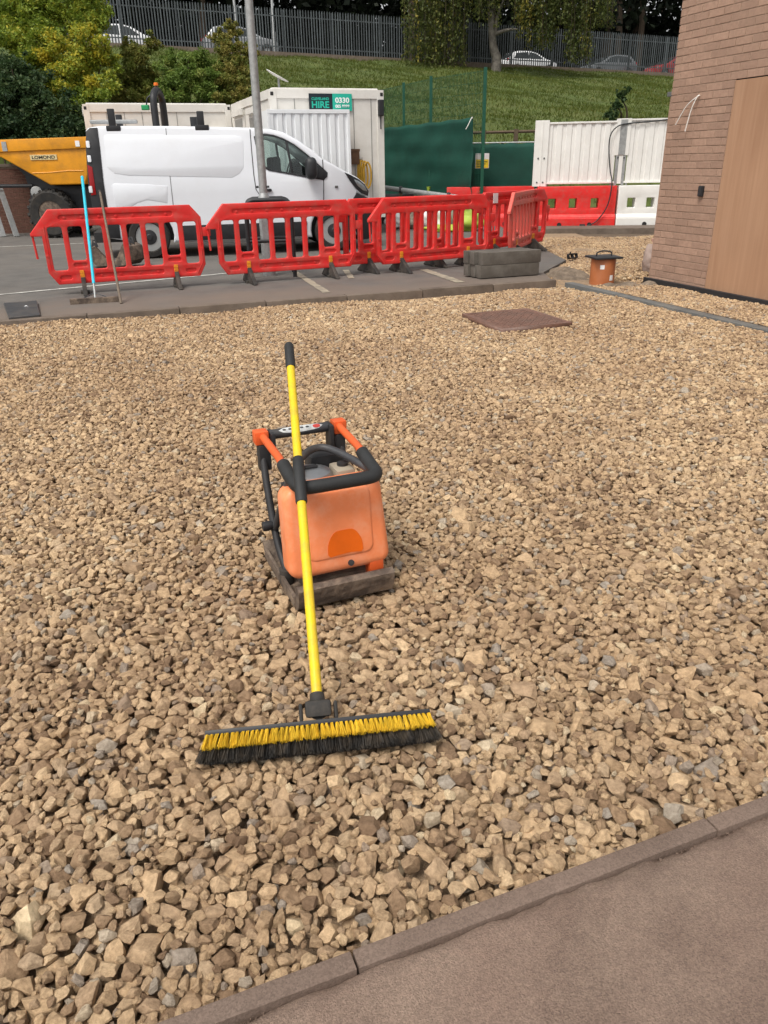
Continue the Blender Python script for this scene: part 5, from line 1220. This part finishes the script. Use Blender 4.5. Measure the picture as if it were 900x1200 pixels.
# water tank: moulded slab leaning back
TL = Matrix.Translation((0, .052, .108)) @ Matrix.Rotation(R(-7), 4, 'X')
tk = plate(rrect(-.184, .190, 0, .325, .045, 6), .105, [], .028, 4); bmesh.ops.translate(tk, verts=tk.verts, vec=(0, .0525, 0))
for v in tk.verts:
    t = v.co.z / .325; v.co.x *= 1.0 - (.11 if v.co.x > 0 else .03) * t; v.co.y += .012 * math.sin(v.co.x * 9 + 1) * .3
tk.transform(TL); tank = link('water_tank', tk, 'orange_tank', cp, sm=50)
pn = plate(rrect(-.118, .125, .055, .300, .032, 5), .03, [], .012, 3); bmesh.ops.translate(pn, verts=pn.verts, vec=(.0, .0105, 0)); pn.transform(TL); link('moulded_panel', pn, 'orange_tank', tank, sm=50)
sp_ = [(-.060 + .125 * (1 - t) * 0 + .0, .0) for t in ()]
dome = [(.064 * math.copysign(abs(math.cos(R(a))) ** .75, math.cos(R(a))), .082 * math.sin(R(a)) ** .85 + .0015 * math.sin(R(7 * a))) for a in range(0, 181, 10)] + [(-.056, -.010), (-.02, -.006), (.02, -.004), (.056, -.009)]
dm_ = plate([(x + .018, z + .075) for x, z in dome], .002); bmesh.ops.translate(dm_, verts=dm_.verts, vec=(0, -.0056, 0)); dm_.transform(TL); o = link('worn_patch', dm_, 'orange_bright', tank); o['label'] = 'bright orange half round patch left where a label was'
link('drain_bolt', lathe(new_bm(), [(.011, 0), (.011, .006), (.0001, .007)], 12, TL @ Matrix.Translation((.035, .001, .030)) @ Matrix.Rotation(R(90), 4, 'X')), 'dark_steel', tank)
link('tank_foot', B(.105, .160, .058, .11, .045, .125, None, .010), 'orange_arm', cp, sm=35)
# frame
FZc = .492
HZ = .455
fpts = [(-.142, .20, FZc - .012), (-.142, .125, HZ + .008)] + catmull([(-.141, .11, HZ + .006), (-.137, .060, HZ), (-.118, .036, HZ - .002), (-.085, .030, HZ - .002)], 6) + catmull([(.085, .030, HZ - .002), (.118, .036, HZ - .002), (.137, .060, HZ), (.141, .11, HZ + .006)], 6) + [(.142, .125, HZ + .008), (.142, .20, FZc - .012)]
link('foam_handle', T(fpts, .0225, 16), 'foam', cp, sm=60)
for s in (-1, 1):
    ar = link('frame_arm', T([(s * .142, .10, HZ + .004), (s * .143, .25, FZc - .004), (s * .146, .46, FZc + .008)], .0145, 14), 'orange_arm', cp, sm=60)
    link('arm_bracket', B(s * .150 - .026, s * .150 + .026, .445, .495, FZc - .022, FZc + .028, None, .007), 'orange_arm', ar, sm=35)
    hb = new_bm(); box(hb, s * .145 - .022, s * .145 + .022, .44, .485, FZc - .12, FZc - .0225, None, .006); box(hb, s * .112 - .008, s * .112 + .008, .43, .495, FZc - .07, FZc + .02, None, .004); link('hinge_block', hb, 'engine_black', cp, sm=35)
    link('side_tube', T(catmull([(s * .150, .46, FZc - .06), (s * .158, .40, .33), (s * .162, .30, .16), (s * .155, .22, .07)], 6), .0135, 12), 'engine_black', cp, sm=60)
    link('stay_tube', T(catmull([(s * .140, .145, HZ - .01), (s * .152, .21, .34), (s * .160, .31, .20)], 6), .0125, 12), 'dark_steel', cp, sm=60)
    link('rubber_mount', lathe(new_bm(), [(.026, .02), (.026, .075)], 14, Matrix.Translation((s * .155, .22, 0))), 'black_rubber', cp, sm=40)
link('clamp_knob', lathe(new_bm(), [(.0001, -.02), (.017, -.018), (.019, 0), (.015, .018), (.0001, .02)], 12, Matrix.Translation((-.188, .315, .21)) @ Matrix.Rotation(R(90), 4, 'Y')), 'black_plastic', cp, sm=40)
cbz = FZc + .006; ct = link('cross_tube', T([(-.118, .47, cbz), (.106, .47, cbz)], .0185, 16), 'dark_steel', cp, sm=60)
def wrap(x0, x1, a0, a1, r, name, m):
    b = new_bm(); n = 8; k = 10; rows = []
    for i in range(k + 1):
        t = i / k; edge = math.sin(math.pi * min(1, max(0, t))) ** .35; x = x0 + (x1 - x0) * t; row = []
        for j in range(n + 1):
            a = R((a0 + a1) / 2 + (a1 - a0) / 2 * edge * (2 * j / n - 1)); row.append(b.verts.new((x, .47 - r * math.sin(a), cbz + r * math.cos(a))))
        rows.append(row)
    for i in range(k):
        for j in range(n): b.faces.new((rows[i][j], rows[i + 1][j], rows[i + 1][j + 1], rows[i][j + 1]))
    return link(name, b, m, ct, sm=60)
wrap(-.085, .085, -5, 85, .0190, 'label_strip', 'sticker'); wrap(.045, .075, 15, 65, .0193, 'label_mark', 'sticker_red')
for k in range(5): wrap(-.07 + .022 * k, -.056 + .022 * k, 25, 50, .0193, 'label_mark', 'dark_steel')
link('lifting_loop', T(catmull([(-.138, .10, HZ - .012), (-.112, .16, HZ - .006), (-.07, .25, HZ + .010), (-.01, .315, HZ + .018), (.045, .315, HZ + .018), (.098, .235, HZ + .004), (.138, .12, HZ - .012)], 8), .0135, 14), 'dark_steel', cp, sm=60)
# engine
eb = new_bm(); box(eb, -.105, .105, .205, .43, .075, .33, None, .02)
for k in range(7): box(eb, -.115, .115, .215 + .026 * k, .222 + .026 * k, .13, .28)
en = link('engine', eb, 'engine_black', cp, sm=35)
link('recoil_cover', lathe(new_bm(), [(.080, .29), (.080, .400), (.070, .422), (.035, .434), (.0001, .434)], 28, Matrix.Translation((-.035, .245, 0))), 'steel', en, sm=40)
link('recoil_handle', B(-.06, -.01, .235, .257, .434, .442, None, .004), 'engine_black', en)
link('fuel_tank', B(.045, .120, .200, .30, .29, .424, None, .018), 'cream_plastic', en, sm=40)
af = new_bm(); box(af, -.010, .115, .325, .42, .27, .442, None, .022); link('air_filter', af, 'engine_black', en, sm=40)
link('fuel_cap', lathe(new_bm(), [(.020, .422), (.020, .434), (.0001, .436)], 16, Matrix.Translation((.085, .25, 0))), 'engine_black', en, sm=40)

# ------------------------------------------------------------------ push broom resting on the compactor
HB = at_z(374, 846, .088)
nrmC = Vector((-math.sin(CANG), math.cos(CANG), 0)); dr_ = ray(352.0, 572); pl0 = Vector((CMID.x, CMID.y, 0)) - nrmC * .012
Q = CAM + dr_ * ((pl0 - CAM).dot(nrmC) / dr_.dot(nrmC)); SOCK = HB + (Q - HB).normalized() * .03; hd_ = (Q - HB).normalized()
def along(py): return min((abs(project(HB + hd_ * (L * .004))[1] - py), L * .004) for L in range(5, 500))[1]
Lend, Lg0, Lg1, Lt, Ls = along(404), along(589), along(537), along(431), along(818)
brm = thing('push_broom', 'wide push broom with a yellow handle leaning on the orange compactor', 'broom', HB)
link('handle', T([hd_ * (Ls - .03), hd_ * (Lt + .01)], .0142, 16), 'yellow_plastic', brm, sm=60)
link('grip', T([hd_ * Lg0, hd_ * (Lg0 + .004), hd_ * (Lg1 - .004), hd_ * Lg1], .0185, 16, [.0165, .0185, .0185, .0165]), 'foam', brm, sm=60)
link('end_grip', T([hd_ * Lt, hd_ * (Lt + .004), hd_ * (Lend - .01), hd_ * Lend], .017, 16, [.0155, .0172, .0172, .0145]), 'foam', brm, sm=60)
print('broom', Lend, Q)
pL, pR = at_z(239, 872, .07), at_z(505, 845, .07); bang = math.atan2(pR.y - pL.y, pR.x - pL.x); hwid = .287
BX = Vector((math.cos(bang), math.sin(bang), 0)); BY = Vector((-math.sin(bang), math.cos(bang), 0)); BZ = Vector((0, 0, 1))
tlt = R(40); bdir = (-BY * math.sin(tlt) - BZ * math.cos(tlt)); bnrm = (-BY * math.cos(tlt) + BZ * math.sin(tlt))   # bristle direction, side facing the camera
def bmx(o=(0, 0, 0)):
    m_ = Matrix((BX, -bdir, bnrm)).transposed().to_4x4(); return Matrix.Translation(o) @ m_       # x along head, y away from bristles, z facing camera/up
st = new_bm(); box(st, -hwid, hwid, -.006, .006, -.030, .026, bmx(), .003); stock = link('stock', st, 'black_plastic', brm, sm=35)
sb = new_bm(); box(sb, -.034, .034, .012, .055, -.024, .026, bmx(), .010); box(sb, -.050, -.040, .004, .050, -.022, .024, bmx(), .006); box(sb, .040, .050, .004, .050, -.022, .024, bmx(), .006)
link('socket_bracket', sb, 'black_rubber', brm, sm=35)
link('socket', T([bmx() @ Vector((0, .03, .0)), hd_ * (Ls - .035), hd_ * (Ls + .012)], .021, 14, [.026, .022, .019]), 'black_rubber', brm, sm=50)
def bristles(rows, n, per, L, wd, spread, name, m, seed):
    rng = np.random.default_rng(seed); V = []; MX = np.array(bmx().to_3x3())
    for (zr, flare) in rows:
        for i in range(n):
            x = -hwid + .006 + (2 * hwid - .012) * (i + rng.uniform(-.15, .15)) / (n - 1); side_ = (x / hwid); fl = flare + rng.normal(0, .10); lx = .22 * side_ + rng.normal(0, .13)
            for k in range(per):
                d = np.array([lx + rng.normal(0, spread), -1.0, fl + rng.normal(0, spread)]); d /= np.linalg.norm(d); l_ = L * rng.uniform(.93, 1.05)
                p0 = np.array([x + rng.normal(0, .0016), -.004, zr + rng.normal(0, .0016)]); pe = p0 + d * l_; sdv = np.cross(d, rng.normal(size=3)); sdv /= np.linalg.norm(sdv)
                pm = (p0 + pe) / 2 + sdv * .0
                V.append([p0 - sdv * wd, p0 + sdv * wd, pe + sdv * wd * .7, pe - sdv * wd * .7])
    V = np.array(V) @ MX.T; V[:, :, 2] = np.maximum(V[:, :, 2], -HB.z - .004)
    o = link(name, quads_mesh(name, V), m, stock); return tag(o, kind='stuff')
bristles([(.026, .85), (.022, .70), (.018, .56)], 46, 34, .042, .0006, .10, 'yellow_bristle', 'bristle_yellow', 1)
bristles([(.015, .34), (.009, .22), (.002, .10), (-.006, .0), (-.014, -.12), (-.022, -.24)], 96, 24, .074, .0009, .08, 'black_bristle', 'bristle_black', 2)

# ------------------------------------------------------------------ palisade fence at the top of the bank
def top_z(u): return bank_z(u, 46.99)
FU0, FU1, FV = .4, 38.2, 46.75
pf = thing('palisade_fence', 'grey steel palisade fence along the top of the grass bank', 'fence', S(FU0, FV, 0), TH)
b = new_bm(); pr = [(-.034, .012), (-.012, 0), (.012, 0), (.034, .012)]; zs_ = [2.02, 2.10, 2.10, 2.02]
f_ = [[b.verts.new((x, y, z)) for (x, y), z in zip(pr, zz)] for zz in ([.06] * 4, zs_)]; k_ = [[b.verts.new((x, y + .004, z)) for (x, y), z in zip(pr, zz)] for zz in ([.06] * 4, zs_)]
for i in range(3): b.faces.new((f_[0][i], f_[0][i + 1], f_[1][i + 1], f_[1][i])); b.faces.new((k_[0][i + 1], k_[0][i], k_[1][i], k_[1][i + 1])); b.faces.new((f_[1][i], f_[1][i + 1], k_[1][i + 1], k_[1][i]))
pale = to_mesh(b, 'pale'); pale.materials.append(MATS['palisade'])
n = int((FU1 - FU0) / .148)
for i in range(n):
    u = FU0 + .148 * i; o = bpy.data.objects.new('pale', pale); o.parent = pf; o.location = (u - FU0, 0, top_z(u) - .05 + random.uniform(-.008, .008)); o.rotation_euler = (0, random.uniform(-.008, .008), random.uniform(-.05, .05)); COL.objects.link(o)
u = FU0
while u < FU1 - .1:
    u1 = min(FU1, u + 2.75); L = u1 - u; sl_ = math.atan2(top_z(u1) - top_z(u), L)
    for z in (.35, 1.75): link('rail', B(0, L - .02, .02, .06, z - .025, z + .025), 'palisade', pf, (u - FU0, 0, top_z(u) - .05), (0, -sl_, 0))
    link('post', B(-.05, .05, .062, .16, -.3, 2.05), 'palisade', pf, (u - FU0, 0, top_z(u) - .05)); u = u1
link('footing', B(0, FU1 - FU0, -.1, .16, -.4, .10), 'kerb_concrete', pf, (0, 0, top_z(FU0) - .05), (0, -math.atan2(top_z(FU1) - top_z(FU0), FU1 - FU0), 0))

# ------------------------------------------------------------------ cars parked behind the fence
def make_car(label, px, py, D, flip, m, sc=1.0, tall=0.0):
    p = at_y(px, py, D); u, v = UV(p); t = thing('parked_car', label, 'car', (p.x, p.y, bank_z(u, v) - .058), TH + (math.pi if flip else 0), 'cars parked behind the palisade fence')
    H = 1.0 + tall
    oc = [(-1.98, .55), (-1.96, .85), (-1.80, 1.05 * H), (-1.45, 1.40 * H), (-1.1, 1.47 * H), (-.2, 1.48 * H), (.35, 1.36 * H), (1.05, .98 * H), (1.6, .88), (1.90, .74), (1.98, .55), (1.95, .28)]
    ar = lambda xc: [(xc + .34 * math.cos(R(a)), .31 + .34 * math.sin(R(a))) for a in np.linspace(-12, 192, 12)]
    out = oc + ar(1.28) + ar(-1.25) + [(-1.95, .28)]
    b = plate([(x * sc, z * sc) for x, z in out], 1.70 * sc, [], .05 * sc, 2); slice_bm(b, [-1.5 * sc, -.5 * sc, .5 * sc, 1.2 * sc, 1.6 * sc], [.6 * sc, .92 * sc, 1.15 * sc, 1.32 * sc])
    def cw(c):
        ins = .20 * max(0, c.z / sc - .92) / .5 + .22 * max(0, abs(c.x / sc) - 1.2) ** 2
        return Vector((c.x, c.y * (1 - ins / .85), c.z))
    warp(b, cw); bd = link('body', b, m, t, sm=32)
    for s in (-1, 1):
        for poly in ([(-1.50, 1.0 * H), (-1.28, 1.34 * H), (-.35, 1.41 * H), (-.35, .99)], [(-.28, .99), (-.28, 1.41 * H), (.22, 1.33 * H), (.80, .99)]):
            w_ = plate([(x * sc, z * sc) for x, z in poly], .02); slice_bm(w_, (), [1.15 * sc, 1.3 * sc]); bmesh.ops.translate(w_, verts=w_.verts, vec=(0, s * .853 * sc, 0)); warp(w_, cw); link('side_window', w_, 'dark_glass', t)
        for xc in (1.28, -1.25):
            M = Matrix.Translation((xc * sc, s * .74 * sc, .31 * sc)) @ Matrix.Rotation(R(-90 * s), 4, 'X'); wl_ = link('wheel', lathe(new_bm(), [(.19 * sc, -.09), (.31 * sc, -.09), (.31 * sc, .08), (.20 * sc, .09), (.19 * sc, .07), (.17 * sc, .01), (.0001, .01)], 24, M), 'tyre', t, sm=35)
            link('rim', lathe(new_bm(), [(.195 * sc, .07), (.16 * sc, .05), (.05 * sc, .08), (.0001, .08)], 20, M), 'alu', wl_, sm=35)
        link('headlamp', B(1.62 * sc, 1.86 * sc, s * .62 * sc - .12, s * .62 * sc + .12, .66 * sc, .80 * sc, None, .02), 'lamp_clear', t); link('tail_lamp', B(-1.95 * sc, -1.84 * sc, s * .62 * sc - .10, s * .62 * sc + .10, .82 * sc, 1.02 * sc, None, .02), 'tail_red', t)
    for x0, z0, x1, z1, hw_ in ((.38, 1.35 * H, 1.02, .99, .66), (-1.47, 1.37 * H, -1.78, 1.06, .62)):
        b = new_bm(); q = [b.verts.new(Vector((x * sc + (.02 if x0 > 0 else -.02), y * sc, z * sc + .012))) for x, y, z in ((x0, -hw_, z0), (x0, hw_, z0), (x1, hw_, z1), (x1, -hw_, z1))]; b.faces.new(q); link('windscreen' if x0 > 0 else 'rear_window', b, 'dark_glass', t)
    return t
make_car('white hatchback parked beyond the fence beside the weeping birch', 618, 79, 62, False, 'car_white')
make_car('grey car parked beyond the fence between the white hatchback and the red car', 712, 79, 63, True, 'car_grey')
make_car('red car parked beyond the fence next to the brick building', 789, 80, 62, True, 'car_red')
make_car('white car seen through the fence above the yellow green bush', 148, 53, 52.5, False, 'car_white', 1.0, .06)
make_car('silver car parked beyond the fence behind the slender lamp columns', 282, 63, 52.5, False, 'car_silver', 1.1)
p = at_y(554, 75, 60); u_, v_ = UV(p); ob = thing('timber_baulk', 'low row of orange timber boards behind the fence beside the birch', 'timber', (p.x, p.y, bank_z(u_, v_) - .06), TH)
for k in range(6): link('board', B(-.75 + .25 * k, -.53 + .25 * k, -.05, .05, 0, .45, None, .01), 'orange_clip', ob)
# slender lamp columns at the fence
for px, D, lab in ((322.5, 48.6, 'slender grey lamp column standing at the palisade fence'), (279, 50.5, 'second slender lamp column behind the palisade fence, by the shrubs')):
    p = at_y(px, 60, D); u_, v_ = UV(p); t = thing('lamp_column', lab, 'lamp post', (p.x, p.y, bank_z(u_, v_) - .15), TH)
    link('pole', lathe(new_bm(), [(.11, 0), (.11, 1.2), (.075, 1.3), (.06, 8.0)], 12), 'galv', t, sm=40); link('lantern', B(-.12, .12, -.8, .05, 7.95, 8.1, None, .03), 'galv', t)

# ------------------------------------------------------------------ shrubs, birch, wood
def limb(a, b_, r0, r1, bend=.15, n=6, seed=0):
    rng = random.Random(seed); a, b_ = Vector(a), Vector(b_); L = (b_ - a).length; mid = a.lerp(b_, .5) + Vector((rng.uniform(-1, 1), rng.uniform(-1, 1), rng.uniform(0, .6))) * L * bend
    pts_ = catmull([a, mid, b_], n); return pts_, [r0 + (r1 - r0) * i / (len(pts_) - 1) for i in range(len(pts_))]
def bush(name, label, cl, n, size, aspect, m, seed, basepx=None, tint=(.5, .2), group='shrubs along the foot of the bank', stems=6, warm=None, droop=None):
    rng = np.random.default_rng(seed); C = [(at_y(x, y, D), r) for x, y, D, r in cl]
    cx_, cy_ = sum(c.x for c, r in C) / len(C), sum(c.y for c, r in C) / len(C); u, v = UV((cx_, cy_)); z0 = bank_z(u, v) - .1
    t = thing(name, label, 'shrub', (cx_, cy_, z0), 0, group); O_ = np.array([cx_, cy_, z0])
    # break each mass into many small sprays so the outline stays ragged
    sm_ = []
    for c, r in C:
        for _ in range(34):
            d = rng.normal(size=3); d /= np.linalg.norm(d); sm_.append((np.array(c) + d * r * rng.uniform(.2, 1.12) * np.array([1, 1, .95]), r * rng.uniform(.16, .40)))
    P, k = clumps(n, sm_, rng, .15); ct_ = rng.normal(0, .16, len(sm_))
    tt = tint[0] + rng.normal(0, tint[1], n) * .6 + ct_[k]
    if warm is not None: tt += warm(P)
    V, tt = leaves(P - O_, size, aspect, rng, np.clip(tt, 0, 1), .25, droop); link('foliage', quads_mesh('foliage', V, tt), m, t)
    for i in range(stems):
        c, r = C[i % len(C)]; e = np.array(c) - O_ + rng.normal(size=3) * r * .3; pts_, rad = limb((rng.uniform(-.5, .5), rng.uniform(-.4, .4), -.1), e, .05, .012, .12, 6, seed * 10 + i); link('stem', T(pts_, 0, 7, rad), 'bark_dark', t, sm=60)
    return t
bush('large_shrub', 'tall yellowing green shrub spilling over the cabin behind the dumper', [(18, 45, 25, .9), (62, 20, 25.5, .9), (100, 28, 25, .75), (45, 70, 24.5, .9), (92, 72, 24.2, .85), (118, 62, 24.6, .55), (110, 108, 23.8, .7), (84, 112, 23.8, .7), (55, 100, 24, .8), (30, 5, 26, .9), (90, -15, 26, .9), (118, 135, 23.6, .5), (120, 150, 23.4, .5)], 78000, .090, .5, 'leaf_yellowgreen', 31, tint=(.42, .3),
     warm=lambda P: .38 * np.exp(-((P[:, 0] - at_y(98, 68, 24.2).x) ** 2 / 1.1 + (P[:, 2] - at_y(98, 68, 24.2).z) ** 2 / .5)) + .15 * np.exp(-((P[:, 0] - at_y(60, 40, 24.2).x) ** 2 / 1.4 + (P[:, 2] - at_y(60, 40, 24.2).z) ** 2 / .5)))
bush('dark_shrub', 'dark glossy evergreen shrub growing behind the yellow dumper skip', [(5, 100, 22.4, .8), (-5, 80, 23.2, .8), (22, 98, 22.8, .7), (-25, 95, 22.8, .9), (38, 118, 22.2, .75), (15, 145, 21.8, .75), (62, 140, 21.8, .7), (85, 152, 21.8, .6), (35, 168, 21.6, .7), (-30, 130, 22, .9), (-10, 165, 21.8, .8), (75, 172, 21.6, .6), (105, 168, 21.8, .5)], 50000, .095, .5, 'leaf_dark', 32, tint=(.45, .3))
bush('slender_shrub', 'thin brownish green shrub growing against the fence above the white cabin', [(150, 95, 26, .55), (165, 75, 26, .5), (172, 100, 26, .5), (143, 120, 25.5, .55), (165, 122, 25.4, .5), (178, 50, 26.5, .3), (150, 60, 27, .35)], 26000, .085, .4, 'leaf_brown', 33, tint=(.32, .3))
bush('feathery_shrub', 'bright green feathery shrub rising above the long low cabin', [(205, 85, 25.5, .5), (230, 78, 25.5, .55), (215, 105, 25, .55), (240, 105, 25, .5), (192, 110, 25, .5), (250, 85, 25.8, .4), (200, 68, 26, .3)], 28000, .10, .3, 'leaf_feather', 34, tint=(.5, .3))
bush('tall_thin_shrub', 'tall olive brown shrub between the feathery shrub and the lamp post', [(268, 60, 26, .45), (280, 85, 25.6, .5), (262, 95, 25.4, .5), (285, 108, 25.2, .45), (272, 35, 26.3, .3), (256, 45, 26.5, .25), (290, 60, 26, .3), (268, 118, 25, .5)], 27000, .085, .38, 'leaf_brown', 35, tint=(.5, .3))
bush('sapling', 'small dark sapling growing alone on the grass bank', [(728, 112, 31, .22), (722, 124, 30.8, .2), (716, 136, 30.5, .25), (736, 105, 31, .15)], 1100, .12, .5, 'leaf_dark', 36, group=None, stems=3)

def birch():
    rng = np.random.default_rng(40); p = at_y(581, 86, 49.0); u, v = UV(p); z0 = bank_z(u, v) - .1; O_ = Vector((p.x, p.y, z0))
    t = thing('weeping_birch', 'weeping birch with hanging leafy strands in front of the palisade fence', 'tree', O_, 0)
    q = at_y(576, 30, 49.0) - O_; q2 = at_y(572, -60, 49.0) - O_
    b = T(catmull([(0, 0, -.2), (.02, 0, .6), (q.x * .5, 0, q.z * .5), q, q2, (q2.x - .2, .2, q2.z + 3)], 6), 0, 12, list(np.linspace(.30, .11, 31)))
    trunk = link('trunk', b, 'bark_pale', t, sm=60)
    f = at_y(580, 40, 49.0) - O_; ends = [at_y(606, 34, 48.6), at_y(592, -5, 48.8), at_y(520, -35, 48.2), at_y(545, -20, 49.8), at_y(640, -30, 48.4), at_y(680, -30, 49.5), at_y(490, -40, 49.4), at_y(620, -55, 50)]
    for i, e in enumerate(ends):
        st_ = f if i < 2 else q2 * random.uniform(.75, 1.0); pts_, rad = limb(st_, e - O_, .12, .04, .12, 6, 50 + i); link('limb', T(pts_, 0, 8, rad), 'bark_pale', t, sm=60)
    # curtains: (px0, px1, lower end px, strands)
    cur = [(474, 512, 74, 60), (505, 545, 80, 70), (545, 570, 18, 26), (556, 600, 6, 40), (600, 622, 26, 34), (618, 652, 55, 56), (650, 668, 30, 30), (664, 694, 72, 54), (692, 720, 30, 44), (560, 585, 30, 18), (606, 616, 42, 8)]
    V = []; TT = []; tw = new_bm()
    for x0, x1, yb, n in cur:
        for k in range(n):
            px = rng.uniform(x0, x1); D = rng.uniform(47.0, 50.2); yb_ = yb + 4 - abs(rng.normal(0, 10)); e = at_y(px, yb_, D); top = at_y(px + rng.normal(0, 4), -75 - rng.uniform(0, 25), D); m = int((top.z - e.z) / .060)
            tp = np.linspace(0, 1, m); P = np.array(e)[None] + (np.array(top) - np.array(e))[None] * tp[:, None]; P[:, 0] += .10 * np.sin(tp * 9 + k); P += rng.normal(0, .085, P.shape)
            v_, t_ = leaves(P - np.array(O_), .15, .55, rng, np.clip(.38 + rng.normal(0, .2) + rng.normal(0, .18, m) + (.35 if abs(px - 615) < 8 else 0), 0, 1), .1, (0, 0, -1)); V.append(v_); TT.append(t_)
            if k % 3 == 0: tube(tw, [e - O_, e.lerp(top, .5) - O_ + Vector((.05, 0, 0)), top - O_], .008, 4, False)
    link('crown', quads_mesh('crown', np.concatenate(V), np.concatenate(TT)), 'leaf_willow', t); link('twig', tw, 'bark_dark', t)
birch()
def wood():
    rng = np.random.default_rng(60); n = 130000
    u = rng.uniform(-45, 95, n); v = 70 + 14 * rng.random(n); lay = rng.random(n)
    z = np.where(lay < .55, 7.5 + 7 * rng.random(n), 13 + 13 * rng.random(n)); v = np.where(lay < .55, v + 4, v - 5 * rng.random(n))
    z += 1.2 * np.sin(u * .5) * (lay > .55) + .8 * np.sin(u * 1.3 + v)
    P = np.stack([u * CT - v * ST, u * ST + v * CT, z], 1)
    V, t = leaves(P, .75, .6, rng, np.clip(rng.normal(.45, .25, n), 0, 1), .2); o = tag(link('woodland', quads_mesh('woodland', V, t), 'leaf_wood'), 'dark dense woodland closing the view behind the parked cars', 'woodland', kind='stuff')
    tr = new_bm()
    for k in range(46):
        uu, vv_ = rng.uniform(-40, 90), rng.uniform(70, 82); p = S(uu, vv_); tube(tr, [(p.x, p.y, 7), (p.x + rng.normal(0, .3), p.y, 13), (p.x + rng.normal(0, .8), p.y, 22)], .3, 7, True, [.35, .28, .12])
    tag(link('woodland_trunk', tr, 'bark_dark', o), kind='stuff')
wood()

# ------------------------------------------------------------------ brick wall and boards behind the dumper
p0, p1 = at_y(-90, 240, 19.3), at_y(60, 238, 19.9); a_ = math.atan2(p1.y - p0.y, p1.x - p0.x); bw = thing('garden_wall', 'old dark red brick wall behind the yellow dumper', 'wall', (p0.x, p0.y, 0), a_); L = (p1 - p0).length
link('brickwork', B(0, L, 0, .22, -.1, 1.45), 'mortar', bw); rb = new_bm()
for r in range(19):
    x = -.11 * (r % 2)
    while x < L: box(rb, max(0, x), min(L, x + .215), -.008, .03, .005 + r * .075, .07 + r * .075); x += .225
tag(link('brick_face', rb, 'far_brick', bw), kind='stuff'); link('coping', B(-.03, L + .03, -.04, .26, 1.452, 1.52, None, .01), 'kerb_concrete', bw)
for k, (xa_, xb_) in enumerate(((0, 13), (-14, -3))):
    t0_, t1_ = at_y(xa_, 221, 19.15), at_y(xb_, 244, 18.75); sbd = thing('scaffold_board', ('pale grey board leaning on the dark brick wall beside the dumper tyre', 'second grey board leaning on the dark brick wall further from the tyre')[k], 'board', (t1_.x, t1_.y, 0), 0.0)
    d_ = Vector((t0_.x - t1_.x, t0_.y - t1_.y, t0_.z)); link('plank', B(-.06, .06, -.018, .018, 0, d_.length, d_.to_track_quat('Z', 'Y').to_matrix().to_4x4(), .003), 'galv', sbd); link('end_band', B(-.062, .062, -.020, .020, d_.length * .93, d_.length * .96, d_.to_track_quat('Z', 'Y').to_matrix().to_4x4()), 'steel', sbd)
